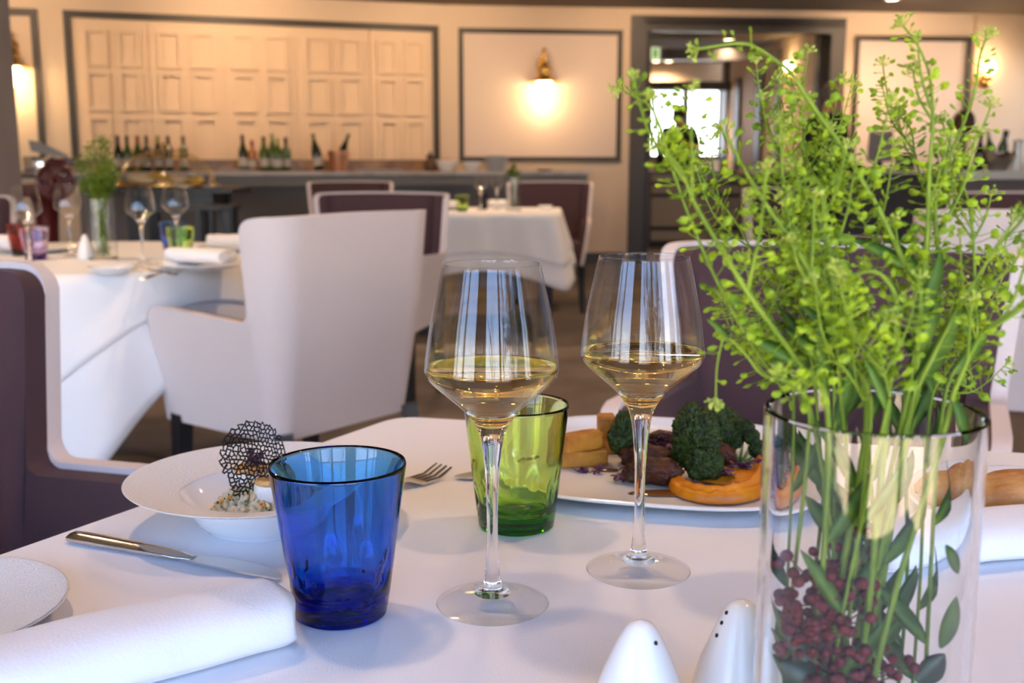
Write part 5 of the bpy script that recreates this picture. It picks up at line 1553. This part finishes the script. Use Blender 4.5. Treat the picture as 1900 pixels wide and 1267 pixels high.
# ------------------------------------------------------------------ the tall vase and its herbs
VC = Vector((0.1517, 0.4415, T)); VR = 0.045; VH = 0.1795; VW = 0.0032
vz = thing('glass_vase', 'tall clear cylinder vase of herbs and red berries at the front right', 'vase', tuple(VC))
obj('vase_wall', lathe([(VR - 0.002, 0.0), (VR, 0.002), (VR, VH * .25), (VR, VH * .5), (VR, VH * .75), (VR, VH - 0.0008), (VR - 0.0008, VH), (VR - VW + 0.0008, VH), (VR - VW, VH - 0.0008), (VR - VW, VH * .5), (VR - VW, 0.008)], 96, close=False), M['vase'], vz, sharp=40)
obj('vase_base', lathe([(0, 0.0005), (VR - 0.003, 0.0005), (VR - 0.001, 0.0025), (VR - VW, 0.0075), (0, 0.0070)], 96), M['vase'], vz, sharp=40)

def add_pod(bm, p, d, L, W, th, rnd):
    """flat obovate pod at p, pointing along d"""
    d = d.normalized()
    a = d.cross(Vector((rnd.uniform(-1, 1), rnd.uniform(-1, 1), rnd.uniform(-1, 1))))
    if a.length < 1e-4: a = d.cross(Vector((1, 0, 0)))
    a.normalize(); b = d.cross(a)
    n = 7
    lo = []; 
    ring = []
    for i in range(n):
        t = 2 * math.pi * i / n
        y = -math.cos(t); x = math.sin(t) * (1 + 0.25 * y)
        ring.append(bm.verts.new(p + d * (L * (0.5 + 0.5 * y)) + a * (W / 2 * x)))
    c1 = bm.verts.new(p + d * L * .55 + b * th); c2 = bm.verts.new(p + d * L * .55 - b * th)
    for i in range(n):
        j = (i + 1) % n
        bm.faces.new((ring[i], ring[j], c1)); bm.faces.new((ring[j], ring[i], c2))
def add_leaf(bm, p, d, L, W, bend=0.3):
    d = d.normalized()
    s = d.cross(Vector((0.2, -1, 0.3)))
    if s.length < 1e-3: s = Vector((1, 0, 0))
    s.normalize(); nrm = s.cross(d)
    rows = []
    N = 9
    for i in range(N + 1):
        t = i / N
        w = W / 2 * (math.sin(math.pi * min(1, t * 0.96 + 0.03)) ** 0.75)
        c = p + d * (L * t) + nrm * (-bend * L * t * t)
        rows.append([bm.verts.new(c - s * w + nrm * w * .25), bm.verts.new(c), bm.verts.new(c + s * w + nrm * w * .25), bm.verts.new(c - nrm * 0.0004)])
    for a, b in zip(rows[:-1], rows[1:]):
        for q in ((0, 1), (1, 2), (2, 3), (3, 0)): bm.faces.new((a[q[0]], a[q[1]], b[q[1]], b[q[0]]))
def add_head(bm, p, d, rad, n, rnd):
    for i in range(n):
        v = Vector((rnd.gauss(0, 1), rnd.gauss(0, 1), rnd.gauss(0, 1))).normalized()
        if v.dot(d) < -0.2: v = -v
        e = p + v * rad * rnd.uniform(.4, 1)
        add_tube(bm, [p - d * rad * .4, e], 0.00018, 3)
        add_pod(bm, e, v, 0.0016, 0.0013, 0.0005, rnd)
def keep_in(bm, o):
    lim = VR - VW - 0.0012
    for q in bm.verts:
        w = q.co + o - VC
        if w.z < VH + 0.002:
            r = math.hypot(w.x, w.y)
            if r > lim: q.co.x += w.x * (lim / r - 1); q.co.y += w.y * (lim / r - 1)
            if w.z < 0.009: q.co.z += 0.009 - w.z
def herb(label, pts, yb, yt, dens=1.0, rad=0.00125, heads=True, branches=2, seed=0, leaves=(), podscale=1.0, bare=0.12, base=None):
    rnd = random.Random(seed)
    n = len(pts)
    P = []
    for i, (u, v) in enumerate(pts):
        f = i / (n - 1)
        P.append(at(u, v, yb + (yt - yb) * f))
    # pass through the mouth of the vase
    r0 = P[0] - VC; r0.z = 0
    lim = VR - VW - 0.004
    if r0.length > lim: r0 = r0.normalized() * lim
    mouth = Vector((VC.x + r0.x, VC.y + r0.y, T + VH + 0.002))
    P[0] = mouth
    ang = rnd.uniform(0, 6.28)
    bt = base or Vector((VC.x + r0.x * 0.45 + 0.017 * math.cos(ang), VC.y + r0.y * .45 + 0.017 * math.sin(ang), T + 0.0085))
    mid = (mouth + bt) / 2 + Vector((rnd.uniform(-.004, .004), rnd.uniform(-.004, .004), 0))
    full = [bt, mid] + P
    C = catmull(full, 9)
    m = len(C); k0 = 18
    root = thing('herb_stem', label, 'herb', tuple(bt))
    o0 = bt
    rel = [c - o0 for c in C]
    bm = bmesh.new(); add_tube(bm, rel, [rad * (0.95 - 0.62 * i / m) for i in range(m)], 7)
    pods = bmesh.new()
    def dress(line, step, ps):
        d = 0.0; side = 1
        for i in range(1, len(line)):
            seg = line[i] - line[i - 1]; L = seg.length
            d += L
            if d < step or seg.length < 1e-6: continue
            d = 0.0
            f = i / len(line)
            for q in range(1 if rnd.random() < .5 else 2):
                t = seg.normalized()
                a = rnd.uniform(0, 6.28)
                x = t.cross(Vector((0, 1, 0.1)))
                if x.length < 1e-4: x = Vector((1, 0, 0))
                x.normalize(); y = t.cross(x)
                out = (x * math.cos(a) * 1.25 + y * math.sin(a) * .8 + t * rnd.uniform(.1, .7) + Vector((0, 0, rnd.uniform(-.2, .25)))).normalized()
                pl = rnd.uniform(.0035, .0085) * (1.1 - .55 * f) * ps
                e = line[i] + out * pl
                add_tube(pods, [line[i], line[i] + out * pl * .5 + Vector((0, 0, -.0003)), e], 0.00022, 3, False)
                s = ps * (1.0 - .45 * f) * rnd.uniform(.75, 1.15)
                add_pod(pods, e, out, 0.0054 * s, 0.0042 * s, 0.0009 * s, rnd)
    up = rel[k0:]
    sk = int(len(up) * bare)
    dress(up[sk:], 0.0019 / dens, podscale)
    def head(p, d, r, n_):
        hb = bmesh.new(); add_head(hb, Vector((0, 0, 0)), d, r, n_, rnd)
        obj('flower_head', hb, M['flower'], root, tuple(p), smooth=False)
    td = (rel[-1] - rel[-3]).normalized()
    if heads: head(rel[-1], td, 0.0038 * podscale, 26)
    for b in range(branches + 1 if branches else 0):
        i = rnd.randint(k0 + int(len(up) * .15), k0 + int(len(up) * .72))
        t = (rel[i + 1] - rel[i]).normalized()
        sd = rnd.choice((-1, 1))
        dr = (t + Vector((sd * rnd.uniform(.35, .8), rnd.uniform(-.5, .5), .15))).normalized()
        L = rnd.uniform(.022, .050)
        ln = catmull([rel[i], rel[i] + dr * L * .5, rel[i] + (dr * .9 + Vector((0, 0, .35))).normalized() * L], 8)
        add_tube(bm, ln, [rad * .55 - rad * .25 * q / len(ln) for q in range(len(ln))], 5)
        dress(ln[3:], 0.0019 / dens, podscale * .9)
        if heads: head(ln[-1], (ln[-1] - ln[-3]).normalized(), 0.0028, 14)
    obj('stalk', bm, M['stem'], root)
    if len(pods.verts): obj('seed_pods', pods, M['pod'], root, smooth=False)  # seed pods and their fine stalks joined in one mesh
    for f, du, L, W in leaves:
        i = max(0, min(m - 2, int(f * m)))
        bl = bmesh.new(); t = (rel[i + 1] - rel[i]).normalized()
        add_leaf(bl, rel[i], (t * .8 + Vector((du, -0.1, .1))), L, W); keep_in(bl, o0)
        obj('leaf', bl, M['leaf'], root)
    return root

L2 = ((.08, -.7, .034, .008), (.14, .6, .034, .0075), (.22, .3, .030, .007), (.29, -.5, .026, .006))
L3 = ((.05, -.6, .034, .009), (.11, .7, .034, .008), (.18, -.5, .032, .007), (.25, .5, .028, .0055), (.36, -.4, .022, .0045))
H = [
 ('herb stem leaning far out beyond the second wine glass, pods along its upper run', [(1536, 776), (1481, 672), (1399, 560), (1357, 493), (1324, 438), (1288, 375), (1264, 316), (1236, 280), (1222, 268)], .425, .40, 1.0, .00155, 3, L2),
 ('thick herb stem slanting towards the bright hall window', [(1610, 780), (1570, 660), (1520, 545), (1478, 462), (1426, 387), (1387, 324), (1347, 253), (1335, 238)], .43, .42, .55, .0018, 2, L3),
 ('tall herb stem arching over at the top before the door head', [(1690, 785), (1702, 640), (1707, 536), (1675, 482), (1636, 399), (1604, 343), (1565, 276), (1525, 221), (1493, 174), (1466, 134), (1442, 115), (1411, 93), (1379, 81), (1332, 85), (1290, 92)], .45, .45, .75, .0016, 0, L2),
 ('outermost herb stem reaching past the door frame by the wall panel', [(1500, 790), (1430, 690), (1350, 560), (1290, 430), (1250, 320), (1225, 235), (1203, 195), (1175, 178), (1148, 164)], .44, .47, .6, .0011, 0, ()),
 ('tallest herb stem crossing the framed panel on the wall', [(1680, 780), (1692, 690), (1712, 558), (1715, 500), (1720, 440), (1723, 352), (1725, 304), (1730, 248), (1730, 207), (1728, 165), (1723, 134), (1713, 106), (1699, 78), (1672, 44)], .45, .46, .7, .0013, 3, L2),
 ('tall herb stem ending beside the small brass wall lamp', [(1688, 773), (1698, 731), (1720, 653), (1740, 495), (1736, 420), (1737, 370), (1754, 318), (1768, 276), (1786, 234), (1803, 186), (1812, 151), (1817, 109), (1831, 66)], .46, .47, .6, .0014, 2, ()),
 ('herb stem with a bushy flowering top in front of the round headed ornament', [(1790, 780), (1808, 640), (1809, 552), (1807, 474), (1803, 415), (1796, 373), (1782, 328), (1768, 283), (1748, 225)], .46, .48, .7, .0011, 3, L2),
 ('straight herb stem slanting out towards the white bar', [(1688, 775), (1704, 716), (1729, 665), (1755, 615), (1780, 564), (1818, 507), (1856, 447), (1890, 400), (1925, 345)], .43, .42, .35, .0014, 1, ()),
 ('lowest slanting herb stem beyond the vase rim towards the right chair edge', [(1760, 772), (1767, 738), (1789, 684), (1808, 643), (1834, 608), (1862, 586), (1885, 545), (1905, 475)], .42, .41, .45, .0015, 2, ((.3, .6, .018, .006),)),
 ('short upright herb stem at the rear rim of the vase', [(1798, 770), (1799, 716), (1797, 668), (1800, 600), (1812, 540), (1835, 480)], .475, .50, .7, .0009, 2, L2),
 ('drooping herb stem hanging beside the second wine glass', [(1500, 790), (1414, 694), (1392, 668), (1366, 638), (1347, 627), (1339, 638), (1330, 683), (1328, 744)], .43, .43, .18, .0010, 0, ((.62, .3, .012, .003),)),
 ('herb stem bent like a crook above the middle of the vase', [(1644, 790), (1646, 735), (1657, 668), (1663, 570), (1657, 539), (1635, 510), (1613, 503), (1587, 510), (1572, 526)], .415, .41, .35, .0017, 0, ()),
 ('slim upright herb stem ending near the hall lamp', [(1510, 785), (1500, 640), (1495, 500), (1495, 395), (1493, 316), (1491, 221), (1489, 180)], .47, .48, 1.0, .0009, 3, L3),
 ('upright herb stem covering the man in the dark suit', [(1545, 785), (1532, 660), (1530, 578), (1530, 477), (1531, 395), (1533, 316), (1536, 240)], .46, .46, 1.2, .0010, 4, L2),
 ('herb stem rising in front of the hall wall lamp', [(1520, 785), (1498, 650), (1478, 500), (1454, 332), (1450, 276), (1444, 205), (1450, 150)], .48, .50, .8, .0009, 3, L3),
 ('herb stem with feathery top beside the grey screen', [(1690, 790), (1705, 640), (1722, 470), (1722, 387), (1709, 335), (1697, 283), (1690, 240), (1668, 213)], .48, .49, .9, .0010, 4, L2),
 ('herb stem running just behind the thick slanting one', [(1600, 790), (1580, 650), (1540, 520), (1482, 440), (1440, 398), (1400, 360)], .47, .47, 1.1, .0010, 4, L3),
 ('herb stem with a small curled tip above the chair back', [(1560, 790), (1550, 600), (1535, 440), (1522, 350), (1505, 333), (1480, 340), (1460, 362)], .44, .43, .7, .0011, 3, ()),
 ('herb stem slanting across the dark service counter', [(1700, 790), (1685, 590), (1650, 492), (1628, 454), (1592, 395), (1564, 343), (1540, 290)], .465, .46, 1.1, .0011, 4, L2),
 ('thin herb stem standing over the plum chair back', [(1560, 785), (1500, 700), (1478, 616), (1481, 548), (1470, 470), (1440, 400)], .48, .50, 1.3, .0009, 4, L3),
 ('short curled herb stem low above the vase rim', [(1615, 790), (1601, 739), (1582, 705), (1552, 672), (1515, 678), (1490, 700)], .42, .41, .8, .0011, 2, ()),
 ('low bushy herb stem over the meat platter side of the rim', [(1470, 785), (1450, 720), (1420, 640), (1400, 560), (1380, 480)], .46, .47, 1.3, .0009, 5, L3),
 ('low bushy herb stem in the middle of the bunch', [(1600, 785), (1590, 700), (1575, 620), (1580, 540), (1570, 450)], .47, .49, 1.4, .0009, 5, L3),
 ('low bushy herb stem rising before the bent chair edge', [(1730, 785), (1745, 720), (1760, 650), (1790, 590), (1825, 540)], .475, .50, .8, .0009, 4, L2),
 ('herb stem spreading pods towards the low hall sideboard', [(1530, 785), (1480, 640), (1420, 520), (1370, 420), (1310, 340), (1285, 290)], .48, .50, 1.1, .0010, 4, L2),
 ('short leafy herb stem at the crowded front of the vase', [(1640, 790), (1650, 740), (1640, 690), (1630, 640), (1650, 590)], .41, .41, .9, .0010, 4, L3),
]
for i, (lb, pts, yb, yt, dn, rd, br, lv) in enumerate(H):
    herb(lb, pts, yb, yt, dn, rd, i != 11, br, 40 + i, lv)

# berry sprigs and dark leaves inside the vase
berry = None
def berries(label, u, v, y, spread, n, seed):
    global berry
    rnd = random.Random(seed)
    c = at(u, v, y)
    b0 = Vector((VC.x - 0.006 + 0.006 * seed, VC.y + 0.004, T + 0.009))
    t = thing('berry_sprig', label, 'berries', tuple(b0))
    tw = bmesh.new(); top = c - b0
    add_tube(tw, catmull([(0, 0, 0), tuple(top * .6 + Vector((.002, 0, 0))), tuple(top)], 6), 0.0012, 6)
    for i in range(n):
        p = top + Vector((rnd.gauss(0, spread[0]), rnd.gauss(0, spread[1]), rnd.gauss(0, spread[2])))
        w = p + b0 - VC; w.z = 0
        if w.length > VR - VW - 0.0045:
            w = w.normalized() * (VR - VW - 0.0045); p = Vector((VC.x + w.x - b0.x, VC.y + w.y - b0.y, p.z))
        p.z = max(p.z, 0.004)
        if i % 2 == 0: add_tube(tw, [tuple(top * (.75 + .2 * rnd.random())), tuple(p)], 0.0004, 4)
        if berry is None:
            bm = bmesh.new(); bmesh.ops.create_uvsphere(bm, u_segments=14, v_segments=9, radius=0.0024)
            berry = obj('berry', bm, M['berry'], t, tuple(p))
        else:
            q = berry.copy(); COL.objects.link(q); q.parent = t; q.location = p; s = rnd.uniform(.8, 1.12); q.scale = (s, s, s)
    obj('twig', tw, M['twig'], t)
berries('upper cluster of dark red berries inside the herb vase', 1540, 1085, .435, (.0085, .006, .0085), 75, 1)
berries('middle cluster of dark red berries against the inner side of the vase', 1505, 1150, .425, (.010, .006, .008), 75, 2)
berries('lower cluster of dark red berries near the foot of the vase', 1560, 1235, .43, (.013, .007, .009), 80, 0)
def inner_leaf(label, u0, v0, u1, v1, y, W, m='leaf_dark', bend=.1):
    a, b = at(u0, v0, y), at(u1, v1, y)
    for p in (a, b):
        w = p - VC; zz = p.z; w.z = 0
        if w.length > VR - VW - .003: w = w.normalized() * (VR - VW - .003); p.x, p.y = VC.x + w.x, VC.y + w.y
        p.z = max(p.z, T + .009)
    bm = bmesh.new(); add_leaf(bm, Vector((0, 0, 0)), b - a, (b - a).length, W, bend); keep_in(bm, a)
    return tag(obj('loose_leaf', bm, M[m], None, tuple(a)), label, 'leaf')
inner_leaf('dark oval leaf pressed against the vase beside the three-holed shaker', 1500, 1225, 1428, 1180, .42, .013)
inner_leaf('grey green leaf curling at the foot of the vase below the dark one', 1510, 1262, 1425, 1232, .425, .017)
inner_leaf('narrow green leaf standing along the far side of the vase', 1745, 1200, 1790, 1110, .43, .009, 'leaf')
inner_leaf('long green blade hanging beside the berries in the vase', 1560, 1010, 1500, 920, .44, .008, 'leaf')
inner_leaf('broad green leaf behind the berries in the vase', 1590, 1130, 1560, 1010, .465, .016, 'leaf')
inner_leaf('green leaf low at the far corner of the vase', 1700, 1262, 1760, 1215, .44, .012, 'leaf_dark')
inner_leaf('slim leaf pointing outward high in the vase', 1755, 1010, 1785, 1065, .43, .006, 'leaf')

# ------------------------------------------------------------------ vases on the other tables
def far_vase(label, loc, h, r, hl, tops, sd, hgrp, single):
    v = thing('glass_vase', label, 'vase', tuple(loc))
    obj('vase_wall', lathe([(r - .002, 0), (r, .002), (r, h * .5), (r, h - .001), (r - .001, h), (r - .003, h), (r - .003, .008)], 40), M['thin_glass'], v, sharp=40)
    obj('vase_base', lathe([(0, 0.0005), (r - 0.003, 0.0005), (r - 0.001, 0.0025), (r - .003, 0.0075), (0, 0.0070)], 40), M['vase'], v, sharp=40)
    for i, (u, vv, dy) in enumerate(tops):
        rnd = random.Random(sd + i)
        tip = at(u, vv, loc.y + dy) - loc
        a = rnd.uniform(0, 6.28); b0 = Vector((math.cos(a) * r * .4, math.sin(a) * r * .4, .009))
        m_ = Vector((max(-r * .7, min(r * .7, tip.x * .35)), max(-r * .7, min(r * .7, tip.y * .35)), h))
        ln = catmull([tuple(b0), tuple(m_), tuple(m_ * .4 + tip * .6 + Vector((rnd.uniform(-.01, .01), 0, .01))), tuple(tip)], 7)
        t = thing('herb_stem', hl, 'herb', tuple(loc), 0, hgrp)
        bm = bmesh.new(); add_tube(bm, ln, .0013, 5); obj('stalk', bm, M['stem'], t)
        pods = bmesh.new()
        for p in ln[8:]:
            for q in range(16):
                o = Vector((rnd.gauss(0, 1), rnd.gauss(0, 1), rnd.gauss(0, .8))).normalized()
                e = p + o * rnd.uniform(.004, .020)
                add_pod(pods, e, o, .007, .0055, .001, rnd)
        for p in ln[1:7]:
            for q in range(3):
                o = Vector((rnd.gauss(0, 1), rnd.gauss(0, 1), rnd.gauss(0, .8))).normalized()
                e = p + o * rnd.uniform(.002, .010)
                w = Vector((e.x, e.y, 0))
                if w.length > r - .016: e.x, e.y = w.normalized().x * (r - .016), w.normalized().y * (r - .016)
                add_pod(pods, e, o, .010, .005, .001, rnd)
        obj('seed_pods', pods, M['pod_dark'], t, smooth=False)  # all pods of this stem joined in one mesh
V2 = onz(191, 481)
far_vase('clear cylinder vase of green herbs on the round table', V2, .180, .045, 'green herb stem in the vase on the round table',
         [(150, 300, .02), (165, 275, -.02), (184, 258, 0), (196, 262, .03), (205, 300, -.03), (215, 320, .02), (172, 330, -.04), (190, 320, .04), (160, 345, .0), (205, 345, .0), (180, 350, -.03), (195, 352, .03)], 70, 'herb stems in the vase on the round table', False)
V3 = onz(953, 391)
far_vase('clear cylinder vase on the small back table', V3, .200, .048, 'green herb stem in the vase on the small back table',
         [(946, 318, 0), (955, 308, .02), (960, 322, -.02)], 90, 'herb stems in the vase on the small back table', False)
